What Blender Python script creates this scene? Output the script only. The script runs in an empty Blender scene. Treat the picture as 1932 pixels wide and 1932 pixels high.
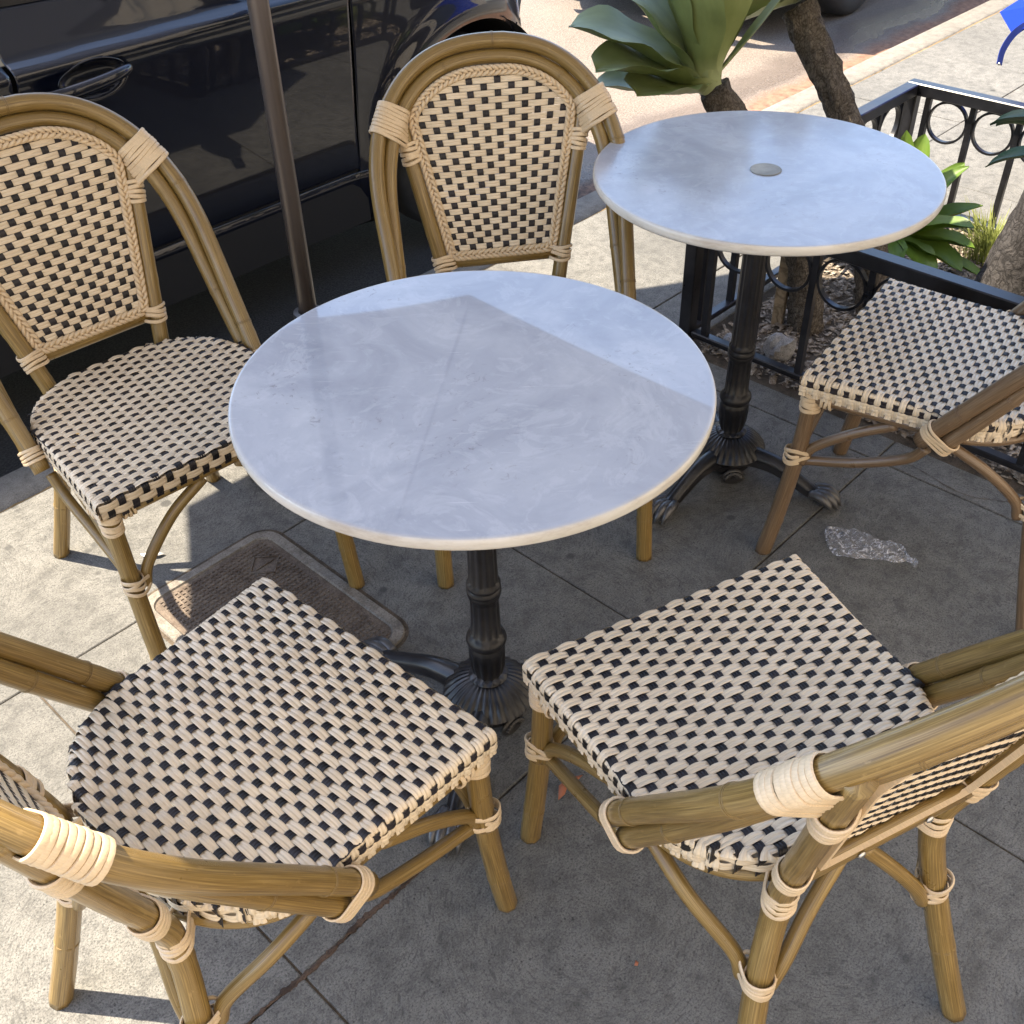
import bpy, math, random
import numpy as np
from mathutils import Vector, Matrix
R = math.radians
rng = random.Random(7)
npr = np.random.default_rng(7)
scn = bpy.context.scene
col = scn.collection

# ------------------------------------------------------------------ camera
F, PITCH, ROLL, CH = 2005.2/1932.0, R(39.722), R(1.656), 1.5729
cd = bpy.data.cameras.new('camera'); cam = bpy.data.objects.new('camera', cd); col.objects.link(cam)
cd.sensor_width = 36; cd.lens = 36*F; cd.clip_start = .05; cd.clip_end = 500
fwd = Vector((0, math.cos(PITCH), -math.sin(PITCH))); rt = Vector((1, 0, 0)); up = rt.cross(fwd)
cr, sr = math.cos(-ROLL), math.sin(-ROLL)
r2 = rt*cr+up*sr; u2 = up*cr-rt*sr
cam.matrix_world = Matrix.Translation((0, 0, CH)) @ Matrix((r2, u2, -fwd)).transposed().to_4x4()
scn.camera = cam

# ------------------------------------------------------------------ light
SUN = Vector((-.934*math.cos(R(61.5)), .358*math.cos(R(61.5)), math.sin(R(61.5)))).normalized()
world = bpy.data.worlds.new('World'); scn.world = world; world.use_nodes = True
wn = world.node_tree; bg = wn.nodes['Background']
sky = wn.nodes.new('ShaderNodeTexSky'); sky.sky_type = 'NISHITA'; sky.sun_disc = False
sky.sun_elevation = math.asin(SUN.z); sky.sun_rotation = math.atan2(SUN.x, SUN.y)
sky.air_density = 1.0; sky.dust_density = 1.2; sky.ozone_density = 1.0
wn.links.new(sky.outputs[0], bg.inputs[0]); bg.inputs[1].default_value = .15
sl = bpy.data.lights.new('sun', 'SUN'); sl.energy = 4.8; sl.angle = R(.55); sl.color = (1, .875, .69)
so = bpy.data.objects.new('sun', sl); col.objects.link(so)
so.rotation_euler = SUN.to_track_quat('Z', 'Y').to_euler()
scn.view_settings.view_transform = 'Standard'; scn.view_settings.look = 'None'
scn.view_settings.exposure = 1.97; scn.view_settings.gamma = 1; scn.view_settings.use_curve_mapping = False

# ------------------------------------------------------------------ materials
def nodes(m): return m.node_tree.nodes, m.node_tree.links
def mat(name, c, rough=.6, metal=0, spec=.5, coat=0):
    m = bpy.data.materials.new(name); m.use_nodes = True
    b = m.node_tree.nodes['Principled BSDF']
    b.inputs['Base Color'].default_value = (*c, 1); b.inputs['Roughness'].default_value = rough
    b.inputs['Metallic'].default_value = metal; b.inputs['Specular IOR Level'].default_value = spec
    b.inputs['Coat Weight'].default_value = coat; b.inputs['Coat Roughness'].default_value = .03
    return m
def bsdf(m): return m.node_tree.nodes['Principled BSDF']
def coord(m, kind='Object', scale=(1, 1, 1), rot=(0, 0, 0)):
    n, l = nodes(m); t = n.new('ShaderNodeTexCoord'); mp = n.new('ShaderNodeMapping')
    mp.inputs['Scale'].default_value = scale; mp.inputs['Rotation'].default_value = rot
    l.new(t.outputs[kind], mp.inputs[0]); return mp.outputs[0]
def noise(m, vec, scale=5, detail=4, rough=.5, dist=0):
    n, l = nodes(m); t = n.new('ShaderNodeTexNoise'); t.inputs['Scale'].default_value = scale
    t.inputs['Detail'].default_value = detail; t.inputs['Roughness'].default_value = rough
    t.inputs['Distortion'].default_value = dist; l.new(vec, t.inputs['Vector']); return t.outputs['Fac']
def ramp(m, fac, stops):
    n, l = nodes(m); r = n.new('ShaderNodeValToRGB'); l.new(fac, r.inputs[0]); e = r.color_ramp.elements
    while len(e) < len(stops): e.new(.5)
    for i, (p, c) in enumerate(stops):
        e[i].position = p; e[i].color = (*c, 1) if len(c) == 3 else c
    return r.outputs[0]
def mixc(m, fac, a, b, mode='MIX'):
    n, l = nodes(m); x = n.new('ShaderNodeMix'); x.data_type = 'RGBA'; x.blend_type = mode
    for i, v in ((0, fac), (6, a), (7, b)):
        if isinstance(v, (float, int)): x.inputs[i].default_value = v
        elif isinstance(v, tuple): x.inputs[i].default_value = (*v, 1)
        else: l.new(v, x.inputs[i])
    return x.outputs[2]
def bump(m, h, strength=.3, dist=.002, prev=None):
    n, l = nodes(m); b = n.new('ShaderNodeBump'); b.inputs['Strength'].default_value = strength
    b.inputs['Distance'].default_value = dist; l.new(h, b.inputs['Height'])
    if prev: l.new(prev, b.inputs['Normal'])
    return b.outputs[0]
def setc(m, c): m.node_tree.links.new(c, bsdf(m).inputs['Base Color'])
def setn(m, v): m.node_tree.links.new(v, bsdf(m).inputs['Normal'])
def setr(m, fac, a, b):
    n, l = nodes(m); r = n.new('ShaderNodeMapRange'); r.inputs[3].default_value = a; r.inputs[4].default_value = b
    l.new(fac, r.inputs[0]); l.new(r.outputs[0], bsdf(m).inputs['Roughness'])
def rnd(m):
    n, l = nodes(m); return n.new('ShaderNodeObjectInfo').outputs['Random']

def bamboo(name, c1, c2, c3):
    m = mat(name, c1, .36, spec=.5, coat=.3); bsdf(m).inputs['Coat Roughness'].default_value = .16
    v = coord(m, 'UV', (230, 3.2, 1)); f = noise(m, v, 3, 5, .6)
    v2 = coord(m, 'Object', (1, 1, 1)); g = noise(m, v2, 14, 5, .6, .5)
    c = ramp(m, f, [(.32, c2), (.52, c1), (.68, c3)])
    g2 = noise(m, coord(m, 'UV', (26, 9, 1)), 3, 6, .7)
    worn = ramp(m, g2, [(.60, (0, 0, 0)), (.66, (.5, .5, .5))])
    c = mixc(m, worn, c, tuple(min(1, x*1.45+.03) for x in c1))
    c = mixc(m, rnd(m), c, mixc(m, .25, c, c2)); setc(m, c)
    setr(m, g, .20, .42); setn(m, bump(m, f, .3, .0012)); return m
M = {}
M['bamboo'] = bamboo('olive_bamboo_tube', (.235, .150, .044), (.115, .068, .016), (.36, .245, .085))
M['bamboo_brown'] = bamboo('brown_bamboo_tube', (.18, .118, .066), (.095, .056, .028), (.28, .19, .11))
def cane(name, c, var, rough):
    m = mat(name, c, rough, spec=.5)
    f = noise(m, coord(m, 'UV', (25, 500, 1)), 1, 4, .6); g = noise(m, coord(m), 9, 4, .6)
    d = tuple(x*(1-var) for x in c); b = tuple(min(1, x*(1+var*.5)) for x in c)
    k = ramp(m, f, [(.3, d), (.7, b)])
    k = mixc(m, ramp(m, g, [(.45, (0, 0, 0)), (.75, (.5, .5, .5))]), k, tuple(x*.78 for x in c))
    k = mixc(m, rnd(m), k, mixc(m, .30, k, (.45, .33, .2) if c[0] > .2 else (.05, .04, .05))); setc(m, k)
    setn(m, bump(m, f, .35, .0006)); return m
M['cane'] = cane('beige_cane', (.75, .625, .455), .24, .30)
M['cane_black'] = cane('black_cane', (.008, .007, .008), .3, .38)
bsdf(M['cane_black']).inputs['Specular IOR Level'].default_value = .35
M['binding'] = cane('binding_cane', (.70, .54, .35), .16, .38)
M['screw'] = mat('steel_screw', (.6, .6, .6), .3, 1)

def concrete(name, lo, hi, stain, rough=.85, scale=1.0, swirl=True):
    m = mat(name, hi, rough, spec=.3)
    w = coord(m, 'Object'); n, l = nodes(m)
    big = noise(m, w, 1.4*scale, 5, .6, .4); med = noise(m, w, 22*scale, 6, .75); fine = noise(m, w, 300, 4, .75)
    c = ramp(m, big, [(.3, tuple((a+b)/2 for a, b in zip(lo, hi))), (.7, hi)])
    c = mixc(m, ramp(m, med, [(.36, (.85, .85, .85)), (.56, (0, 0, 0))]), c, tuple(x*.8 for x in stain))
    grit = ramp(m, fine, [(.36, (.85, .85, .85)), (.50, (0, 0, 0))])
    c = mixc(m, grit, c, tuple(x*.50 for x in lo))
    lite = ramp(m, fine, [(.58, (0, 0, 0)), (.70, (.6, .6, .6))])
    c = mixc(m, lite, c, tuple(min(1, x*1.45) for x in hi))
    vo = n.new('ShaderNodeTexVoronoi'); vo.inputs['Scale'].default_value = 90; l.new(w, vo.inputs['Vector'])
    sp = ramp(m, vo.outputs['Distance'], [(.10, (.8, .8, .8)), (.22, (0, 0, 0))])
    pk = noise(m, w, 16, 4, .6)
    sp = mixc(m, 1.0, sp, ramp(m, pk, [(.50, (0, 0, 0)), (.60, (1, 1, 1))]), 'MULTIPLY')
    c = mixc(m, sp, c, tuple(x*.35 for x in lo))
    vs = n.new('ShaderNodeTexVoronoi'); vs.inputs['Scale'].default_value = 14; vs.inputs['Randomness'].default_value = 1; l.new(w, vs.inputs['Vector'])
    spot = ramp(m, vs.outputs['Distance'], [(.10, (.7, .7, .7)), (.17, (0, 0, 0))])
    spot = mixc(m, 1.0, spot, ramp(m, noise(m, w, 2.3, 2, .5), [(.50, (0, 0, 0)), (.60, (1, 1, 1))]), 'MULTIPLY')
    c = mixc(m, spot, c, tuple(x*.5 for x in lo))
    nb = bump(m, fine, .5, .0016); nb = bump(m, med, .3, .002, nb)
    if swirl:
        # trowel arcs: short dashes along circles about scattered centres
        vc = n.new('ShaderNodeTexVoronoi'); vc.voronoi_dimensions = '2D'; vc.inputs['Scale'].default_value = 2.6; l.new(w, vc.inputs['Vector'])
        sb = n.new('ShaderNodeVectorMath'); sb.operation = 'SUBTRACT'; l.new(w, sb.inputs[0]); l.new(vc.outputs['Position'], sb.inputs[1])
        sx = n.new('ShaderNodeSeparateXYZ'); l.new(sb.outputs[0], sx.inputs[0])
        def mth(op, a, b=None, k=None):
            q = n.new('ShaderNodeMath'); q.operation = op; l.new(a, q.inputs[0])
            if b is not None: l.new(b, q.inputs[1])
            if k is not None: q.inputs[1].default_value = k
            return q.outputs[0]
        at = mth('ARCTAN2', sx.outputs[1], sx.outputs[0]); rr = mth('SQRT', mth('ADD', mth('MULTIPLY', sx.outputs[0], sx.outputs[0]), mth('MULTIPLY', sx.outputs[1], sx.outputs[1])))
        cb = n.new('ShaderNodeCombineXYZ'); l.new(mth('MULTIPLY', rr, k=230), cb.inputs[0]); l.new(mth('MULTIPLY', at, k=9), cb.inputs[1]); l.new(mth('MULTIPLY', big, k=6), cb.inputs[2])
        ar = noise(m, cb.outputs[0], 1, 3, .6, .6)
        c = mixc(m, ramp(m, ar, [(.34, (.55, .55, .55)), (.46, (0, 0, 0))]), c, tuple(x*.55 for x in lo))
        nb = bump(m, ar, .55, .002, nb)
    stn = noise(m, w, .9*scale, 4, .62, .8)
    c = mixc(m, ramp(m, stn, [(.50, (0, 0, 0)), (.62, (.28, .28, .28)), (.75, (.42, .42, .42))]), c, tuple(x*.55 for x in lo))
    vg = n.new('ShaderNodeTexVoronoi'); vg.inputs['Scale'].default_value = 5.2; l.new(w, vg.inputs['Vector'])
    gum = mixc(m, 1.0, ramp(m, vg.outputs['Distance'], [(.055, (.75, .75, .75)), (.075, (0, 0, 0))]), ramp(m, noise(m, w, 1.7, 2, .5), [(.48, (0, 0, 0)), (.52, (1, 1, 1))]), 'MULTIPLY')
    c = mixc(m, gum, c, tuple(x*.35 for x in lo))
    c = mixc(m, rnd(m), c, mixc(m, .22, c, tuple(x*.6 for x in lo))); setc(m, c)
    setn(m, nb); return m
M['slab'] = concrete('sidewalk_concrete', (.098, .098, .094), (.196, .190, .175), (.115, .112, .104))
M['kerb'] = concrete('kerb_concrete', (.19, .176, .152), (.26, .24, .205), (.165, .15, .13), swirl=False)
M['joint'] = concrete('joint_dirt', (.075, .06, .045), (.13, .10, .07), (.035, .028, .02), swirl=False)
M['rootdirt'] = concrete('brown_root_dirt', (.065, .042, .03), (.12, .08, .055), (.035, .024, .018), swirl=False)
M['kerbjoint'] = concrete('kerb_joint_dirt', (.30, .18, .08), (.36, .25, .12), (.16, .15, .06), swirl=False)
def roadmat():
    m = mat('road_asphalt', (.2, .18, .16), .75, spec=.35)
    w = coord(m, 'Object'); f = noise(m, w, 160, 3, .6); b = noise(m, w, 2, 5, .6); g = noise(m, w, 30, 4, .6)
    c = ramp(m, f, [(.3, (.045, .036, .030)), (.5, (.135, .113, .094)), (.68, (.27, .235, .20))])
    c = mixc(m, ramp(m, b, [(.35, (0, 0, 0)), (.7, (.35, .35, .35))]), c, (.22, .18, .15))
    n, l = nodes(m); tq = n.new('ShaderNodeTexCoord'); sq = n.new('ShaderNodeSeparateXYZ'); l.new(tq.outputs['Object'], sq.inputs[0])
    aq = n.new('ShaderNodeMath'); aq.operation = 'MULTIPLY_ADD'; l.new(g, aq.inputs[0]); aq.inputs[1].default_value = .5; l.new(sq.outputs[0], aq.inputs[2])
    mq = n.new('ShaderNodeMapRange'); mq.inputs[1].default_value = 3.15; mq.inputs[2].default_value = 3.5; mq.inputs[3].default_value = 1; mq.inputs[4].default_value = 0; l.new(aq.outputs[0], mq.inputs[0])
    # damp dirty band along the gutter: local y is the distance from the kerb
    n, l = nodes(m); tc = n.new('ShaderNodeTexCoord'); sx = n.new('ShaderNodeSeparateXYZ'); l.new(tc.outputs['Object'], sx.inputs[0])
    ad = n.new('ShaderNodeMath'); ad.operation = 'MULTIPLY_ADD'; l.new(b, ad.inputs[0]); ad.inputs[1].default_value = .35; l.new(sx.outputs[1], ad.inputs[2])
    dirt = ramp(m, ad.outputs[0], [(.12, (1, 1, 1)), (.40, (.9, .9, .9)), (.47, (0, 0, 0))])
    c = mixc(m, dirt, c, ramp(m, g, [(.3, (.11, .055, .035)), (.7, (.26, .15, .095))]))
    wet = ramp(m, ad.outputs[0], [(.44, (0, 0, 0)), (.50, (1, 1, 1)), (.66, (.8, .8, .8)), (.76, (0, 0, 0))])
    c = mixc(m, wet, c, mixc(m, .45, c, (.10, .08, .075)))
    c = mixc(m, mq.outputs[0], c, ramp(m, f, [(.35, (.012, .011, .012)), (.7, (.045, .042, .042))])); setc(m, c)   # near-black stretch painted in for the deep shade round the parked car
    mr = n.new('ShaderNodeMapRange'); mr.inputs[3].default_value = .8; mr.inputs[4].default_value = .22
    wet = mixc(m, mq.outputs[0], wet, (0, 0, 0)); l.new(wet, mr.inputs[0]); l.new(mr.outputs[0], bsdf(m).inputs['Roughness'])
    nb = bump(m, f, .8, .004); setn(m, nb); return m
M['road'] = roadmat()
def marblemat(nm='white_marble', ra=.0, rb=.05, R0=.3480):
    m = mat(nm, (.62, .60, .58), .22, spec=.6)
    w = coord(m, 'Object'); a = noise(m, w, 4, 8, .62, 1.2); b = noise(m, w, 11, 7, .7, 1.6); s = noise(m, w, 75, 4, .7, .8)
    sp = noise(m, w, 3.0, 4, .6, .5)
    c = ramp(m, a, [(.3, (.315, .34, .40)), (.5, (.395, .42, .485)), (.72, (.50, .525, .58))])
    c = mixc(m, ramp(m, b, [(.52, (0, 0, 0)), (.60, (.3, .3, .3)), (.70, (0, 0, 0))]), c, (.57, .595, .65))
    mask = mixc(m, 1.0, ramp(m, s, [(.60, (0, 0, 0)), (.70, (.75, .75, .75))]), ramp(m, sp, [(.50, (0, 0, 0)), (.62, (1, 1, 1))]), 'MULTIPLY')
    c = mixc(m, mask, c, (.22, .215, .225))
    if ra > .1: c = mixc(m, ramp(m, noise(m, w, 13, 9, .8, .1), [(.48, (0, 0, 0)), (.68, (.6, .6, .6))]), c, (.33, .345, .39))
    sc_ = noise(m, coord(m, 'Object', (3, 60, 1), (0, 0, .7)), 4, 2, .5); c = mixc(m, ramp(m, sc_, [(.70, (0, 0, 0)), (.74, (.35, .35, .35))]), c, (.72, .73, .76))
    # cream worn rim: distance from the table centre
    n, l = nodes(m); tc = n.new('ShaderNodeTexCoord'); sx = n.new('ShaderNodeSeparateXYZ'); l.new(tc.outputs['Object'], sx.inputs[0])
    cx = n.new('ShaderNodeCombineXYZ'); l.new(sx.outputs[0], cx.inputs[0]); l.new(sx.outputs[1], cx.inputs[1])
    ln = n.new('ShaderNodeVectorMath'); ln.operation = 'LENGTH'; l.new(cx.outputs[0], ln.inputs[0])
    rim = ramp(m, ln.outputs['Value'], [(R0-.006, (0, 0, 0)), (R0-.0005, (.85, .85, .85))])
    c = mixc(m, rim, c, ramp(m, noise(m, coord(m, 'Object', (1, 1, 4)), 8, 6, .7), [(.35, (.50, .43, .34)), (.5, (.66, .61, .52)), (.7, (.74, .70, .62))])); setc(m, c)
    setr(m, s, ra, rb); setn(m, bump(m, s, .01, .0002)); return m
M['marble'] = marblemat(); M['marble_worn'] = marblemat('worn_white_marble', .14, .26, .3405)
def iron(name, c, rough, bm=.3):
    m = mat(name, c, rough, spec=.5); w = coord(m); f = noise(m, w, 60, 4, .6); g = noise(m, w, 9, 5, .65)
    setc(m, ramp(m, g, [(.4, c), (.75, tuple(min(1, x*2.2+.012) for x in c))])); setr(m, g, rough*.7, rough*1.5)
    setn(m, bump(m, f, bm, .001)); return m
M['iron'] = iron('black_cast_iron', (.007, .007, .009), .30)
def wear(m, c):
    n, l = nodes(m); ge = n.new('ShaderNodeNewGeometry'); k = ramp(m, ge.outputs['Pointiness'], [(.515, (0, 0, 0)), (.56, (.55, .55, .55))])
    b_ = bsdf(m).inputs['Base Color'].links[0].from_socket; d = ramp(m, noise(m, coord(m), 20, 6, .7), [(.56, (0, 0, 0)), (.68, (.35, .35, .35))])
    x_ = mixc(m, k, b_, c); setc(m, mixc(m, d, x_, (.05, .043, .036)))
wear(M['iron'], (.06, .057, .055))
M['claw'] = iron('worn_iron_claw', (.018, .018, .02), .3); bsdf(M['claw']).inputs['Metallic'].default_value = .4; wear(M['claw'], (.16, .155, .155))
M['fence'] = iron('black_fence_paint', (.008, .008, .010), .28, .15)
M['cap'] = iron('grey_plastic_cap', (.22, .22, .2), .6)
M['paint'] = mat('navy_car_paint', (.0015, .003, .010), .35, 0, .2, 1.0)
M['trim'] = mat('black_car_trim', (.012, .012, .014), .4)
M['liner'] = mat('dark_wheel_liner', (.008, .008, .009), .9)
M['tyre'] = iron('tyre_rubber', (.018, .018, .019), .8, .4)
M['rim'] = mat('alloy_rim', (.35, .35, .37), .3, 1)
M['chrome'] = mat('chrome_strip', (.55, .55, .56), .15, 1)
M['carglass'] = mat('dark_car_glass', (.004, .005, .006), .03)
M['lamp'] = mat('headlight_lens', (.35, .36, .38), .08, .3, .8, 1)
def polemat():
    m = mat('brown_umbrella_pole', (.145, .105, .085), .32, .45); f = noise(m, coord(m, 'UV', (30, 1, 1)), 3, 3, .5)
    setc(m, ramp(m, f, [(.3, (.115, .095, .086)), (.7, (.165, .14, .128))])); return m
M['pole'] = polemat()
def fabric(name, c, tr=.15):
    m = mat(name, c, .85, spec=.2); b = bsdf(m)
    n, l = nodes(m); w = coord(m); g = noise(m, w, 350, 2, .5); setn(m, bump(m, g, .3, .0006))
    t = n.new('ShaderNodeBsdfTranslucent'); t.inputs[0].default_value = (*c, 1); mx = n.new('ShaderNodeMixShader'); mx.inputs[0].default_value = tr
    l.new(b.outputs[0], mx.inputs[1]); l.new(t.outputs[0], mx.inputs[2]); l.new(mx.outputs[0], n['Material Output'].inputs[0]); return m
M['canopy'] = fabric('grey_canopy_cloth', (.42, .45, .53), .12)
M['blue'] = fabric('blue_umbrella_cloth', (.004, .03, .33), .2)
M['blue_dark'] = fabric('navy_strap_webbing', (.02, .035, .16), .05)
def leafmat(name, a, b, tip, rough=.42, tr=.18):
    m = mat(name, a, rough, spec=.4); w = coord(m, 'UV', (1, 1, 1)); f = noise(m, coord(m, 'UV', (40, 1.5, 1)), 2, 3, .5); g = noise(m, coord(m), 7, 4, .6)
    c = ramp(m, g, [(.3, a), (.7, b)]); c = mixc(m, ramp(m, f, [(.35, (.35, .35, .35)), (.65, (0, 0, 0))]), c, tuple(x*.75 for x in a))
    n, l = nodes(m); sx = n.new('ShaderNodeSeparateXYZ'); l.new(w, sx.inputs[0])
    c = mixc(m, ramp(m, sx.outputs[1], [(0, (.8, .8, .8)), (.25, (0, 0, 0))]), c, tip); setc(m, c); setn(m, bump(m, f, .2, .002))
    t = n.new('ShaderNodeBsdfTranslucent'); l.new(c, t.inputs[0]); mx = n.new('ShaderNodeMixShader'); mx.inputs[0].default_value = tr
    l.new(bsdf(m).outputs[0], mx.inputs[1]); l.new(t.outputs[0], mx.inputs[2]); l.new(mx.outputs[0], n['Material Output'].inputs[0]); return m
M['agave'] = leafmat('agave_leaf', (.19, .235, .075), (.30, .345, .13), (.48, .52, .28))
M['agave_pale'] = leafmat('pale_agave_leaf', (.26, .31, .13), (.36, .40, .19), (.40, .43, .24))
M['shrub'] = leafmat('yellow_green_leaf', (.09, .17, .02), (.19, .28, .035), (.2, .3, .08), .4, .35)
M['darkleaf'] = leafmat('dark_blade_leaf', (.018, .055, .03), (.035, .085, .045), (.05, .1, .05), .35, .1)
M['grass'] = leafmat('grass_blade', (.16, .22, .03), (.32, .36, .07), (.2, .22, .06), .6, .3)
def barkmat(name, a, b, s):
    m = mat(name, a, .95, spec=.15); w = coord(m, 'Object'); f = noise(m, w, 22*s, 8, .75, .6); g = noise(m, w, 7*s, 5, .6)
    n, l = nodes(m); v = n.new('ShaderNodeTexVoronoi'); v.feature = 'DISTANCE_TO_EDGE'; v.inputs['Scale'].default_value = 60*s
    tn = n.new('ShaderNodeTexNoise'); tn.inputs['Scale'].default_value = 18*s; tn.inputs['Detail'].default_value = 5; l.new(w, tn.inputs['Vector'])
    va = n.new('ShaderNodeVectorMath'); va.operation = 'MULTIPLY_ADD'; l.new(tn.outputs['Color'], va.inputs[0]); va.inputs[1].default_value = (.09/s, .09/s, .05/s)
    wz = coord(m, 'Object', (1, 1, .45)); l.new(wz, va.inputs[2]); l.new(va.outputs[0], v.inputs['Vector'])
    c = ramp(m, f, [(.3, a), (.65, b)]); c = mixc(m, ramp(m, v.outputs['Distance'], [(.02, (.6, .6, .6)), (.15, (0, 0, 0))]), c, tuple(x*.35 for x in a)); setc(m, c)
    nb = bump(m, f, 1, .008); nb = bump(m, v.outputs['Distance'], .8, .006, nb); setn(m, nb); return m
M['agbark'] = barkmat('agave_trunk_bark', (.06, .047, .036), (.21, .18, .145), 1.7)
M['bark'] = barkmat('grey_tree_bark', (.022, .02, .02), (.065, .06, .058), .75)
M['soil'] = concrete('planter_soil', (.06, .048, .04), (.12, .1, .085), (.035, .028, .022), swirl=False)
def chipmat():
    m = mat('mulch_chip', (.2, .17, .14), .9, spec=.2); setc(m, ramp(m, noise(m, coord(m), 55, 3, .7), [(.32, (.06, .045, .035)), (.5, (.2, .165, .13)), (.68, (.42, .37, .31))])); return m
M['chip'] = chipmat()
M['rock'] = concrete('grey_rock', (.26, .25, .25), (.40, .39, .38), (.2, .19, .19), swirl=False)
M['wood'] = barkmat('weathered_stake', (.26, .20, .13), (.36, .28, .19), .4)
M['cover'] = concrete('utility_cover', (.12, .095, .075), (.18, .145, .115), (.085, .06, .045), swirl=False)
M['coverrim'] = concrete('utility_cover_rim', (.20, .18, .155), (.27, .245, .21), (.13, .11, .09), swirl=False)
M['leafred'] = mat('dry_red_leaf', (.33, .11, .05), .6)
M['paper'] = mat('pale_petal', (.75, .73, .68), .6)
M['stucco'] = concrete('cafe_stucco', (.56, .49, .39), (.64, .56, .45), (.50, .43, .34), swirl=False)
M['winframe'] = mat('dark_window_frame', (.03, .028, .025), .5)
M['winglass'] = mat('shop_glass', (.02, .024, .026), .04)
def filmmat():
    m = mat('crumpled_clear_film', (.8, .8, .85), .18, spec=.6); n, l = nodes(m)
    f = noise(m, coord(m, 'Object', (1, 1.6, 1), (0, 0, .5)), 70, 6, .7, 1.0); setn(m, bump(m, f, 1, .004))
    t = n.new('ShaderNodeBsdfTransparent'); mx = n.new('ShaderNodeMixShader')
    l.new(ramp(m, f, [(.38, (.92, .92, .92)), (.54, (.68, .68, .68)), (.62, (.12, .12, .12))]), mx.inputs[0]); l.new(bsdf(m).outputs[0], mx.inputs[1]); l.new(t.outputs[0], mx.inputs[2])
    l.new(mx.outputs[0], n['Material Output'].inputs[0]); return m
M['film'] = filmmat()

# ------------------------------------------------------------------ object helpers
def empty(name, loc=(0, 0, 0), rz=0, parent=None):
    o = bpy.data.objects.new(name, None); col.objects.link(o); o.location = loc; o.rotation_euler = (0, 0, rz)
    o.empty_display_size = .05
    if parent: o.parent = parent
    return o
def tag(o, label=None, cat=None, group=None, kind=None):
    if label: o['label'] = label
    if cat: o['category'] = cat
    if group: o['group'] = group
    if kind: o['kind'] = kind
    return o
def merge(gs):
    V, Fc, U = [], [], []; k = 0
    for g in gs:
        v, f = g[0], g[1]; V += [tuple(p) for p in v]; Fc += [tuple(i+k for i in q) for q in f]
        U += list(g[2]) if len(g) > 2 and g[2] is not None else [(0, 0)]*len(v); k += len(v)
    return V, Fc, U
def build(name, gs, m, parent=None, smooth=True, sharp=None, loc=None, rz=None):
    V, Fc, U = merge(gs); me = bpy.data.meshes.new(name); me.from_pydata(V, [], Fc)
    uv = me.uv_layers.new(name='UVMap'); li = np.empty(len(me.loops), np.int32); me.loops.foreach_get('vertex_index', li)
    uv.data.foreach_set('uv', np.array(U, np.float32)[li].ravel())
    me.polygons.foreach_set('use_smooth', [smooth]*len(me.polygons))
    if smooth and sharp: me.set_sharp_from_angle(angle=R(sharp))
    me.materials.append(m); me.update()
    o = bpy.data.objects.new(name, me); col.objects.link(o)
    if parent: o.parent = parent
    if loc: o.location = loc
    if rz is not None: o.rotation_euler = (0, 0, rz)
    return o
def box(x0, x1, y0, y1, z0, z1, bev=0):
    if bev <= 0:
        v = [(x, y, z) for z in (z0, z1) for y in (y0, y1) for x in (x0, x1)]
        return v, [(0, 2, 3, 1), (4, 5, 7, 6), (0, 1, 5, 4), (2, 6, 7, 3), (0, 4, 6, 2), (1, 3, 7, 5)]
    b = bev; v = []; f = []
    def ring(i, z): return [(x0+i+b, y0+i, z), (x1-i-b, y0+i, z), (x1-i, y0+i+b, z), (x1-i, y1-i-b, z), (x1-i-b, y1-i, z), (x0+i+b, y1-i, z), (x0+i, y1-i-b, z), (x0+i, y0+i+b, z)]
    for i, z in ((b, z0), (0, z0+b), (0, z1-b), (b, z1)): v += ring(i*.999, z)
    for k in range(3): f += [(k*8+i, k*8+(i+1) % 8, k*8+8+(i+1) % 8, k*8+8+i) for i in range(8)]
    f += [tuple(range(7, -1, -1)), tuple(range(24, 32))]; return v, f
def norm(a): return a/np.maximum(np.linalg.norm(a, axis=-1, keepdims=True), 1e-12)
def catmull(P, n=8):
    P = np.array(P, float); Q = np.vstack([2*P[0]-P[1], P, 2*P[-1]-P[-2]]); out = []
    for i in range(1, len(Q)-2):
        p0, p1, p2, p3 = Q[i-1], Q[i], Q[i+1], Q[i+2]
        for t in np.linspace(0, 1, n, endpoint=False):
            out.append(.5*((2*p1)+(-p0+p2)*t+(2*p0-5*p1+4*p2-p3)*t*t+(-p0+3*p1-3*p2+p3)*t**3))
    out.append(P[-1]); return np.array(out)
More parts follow.
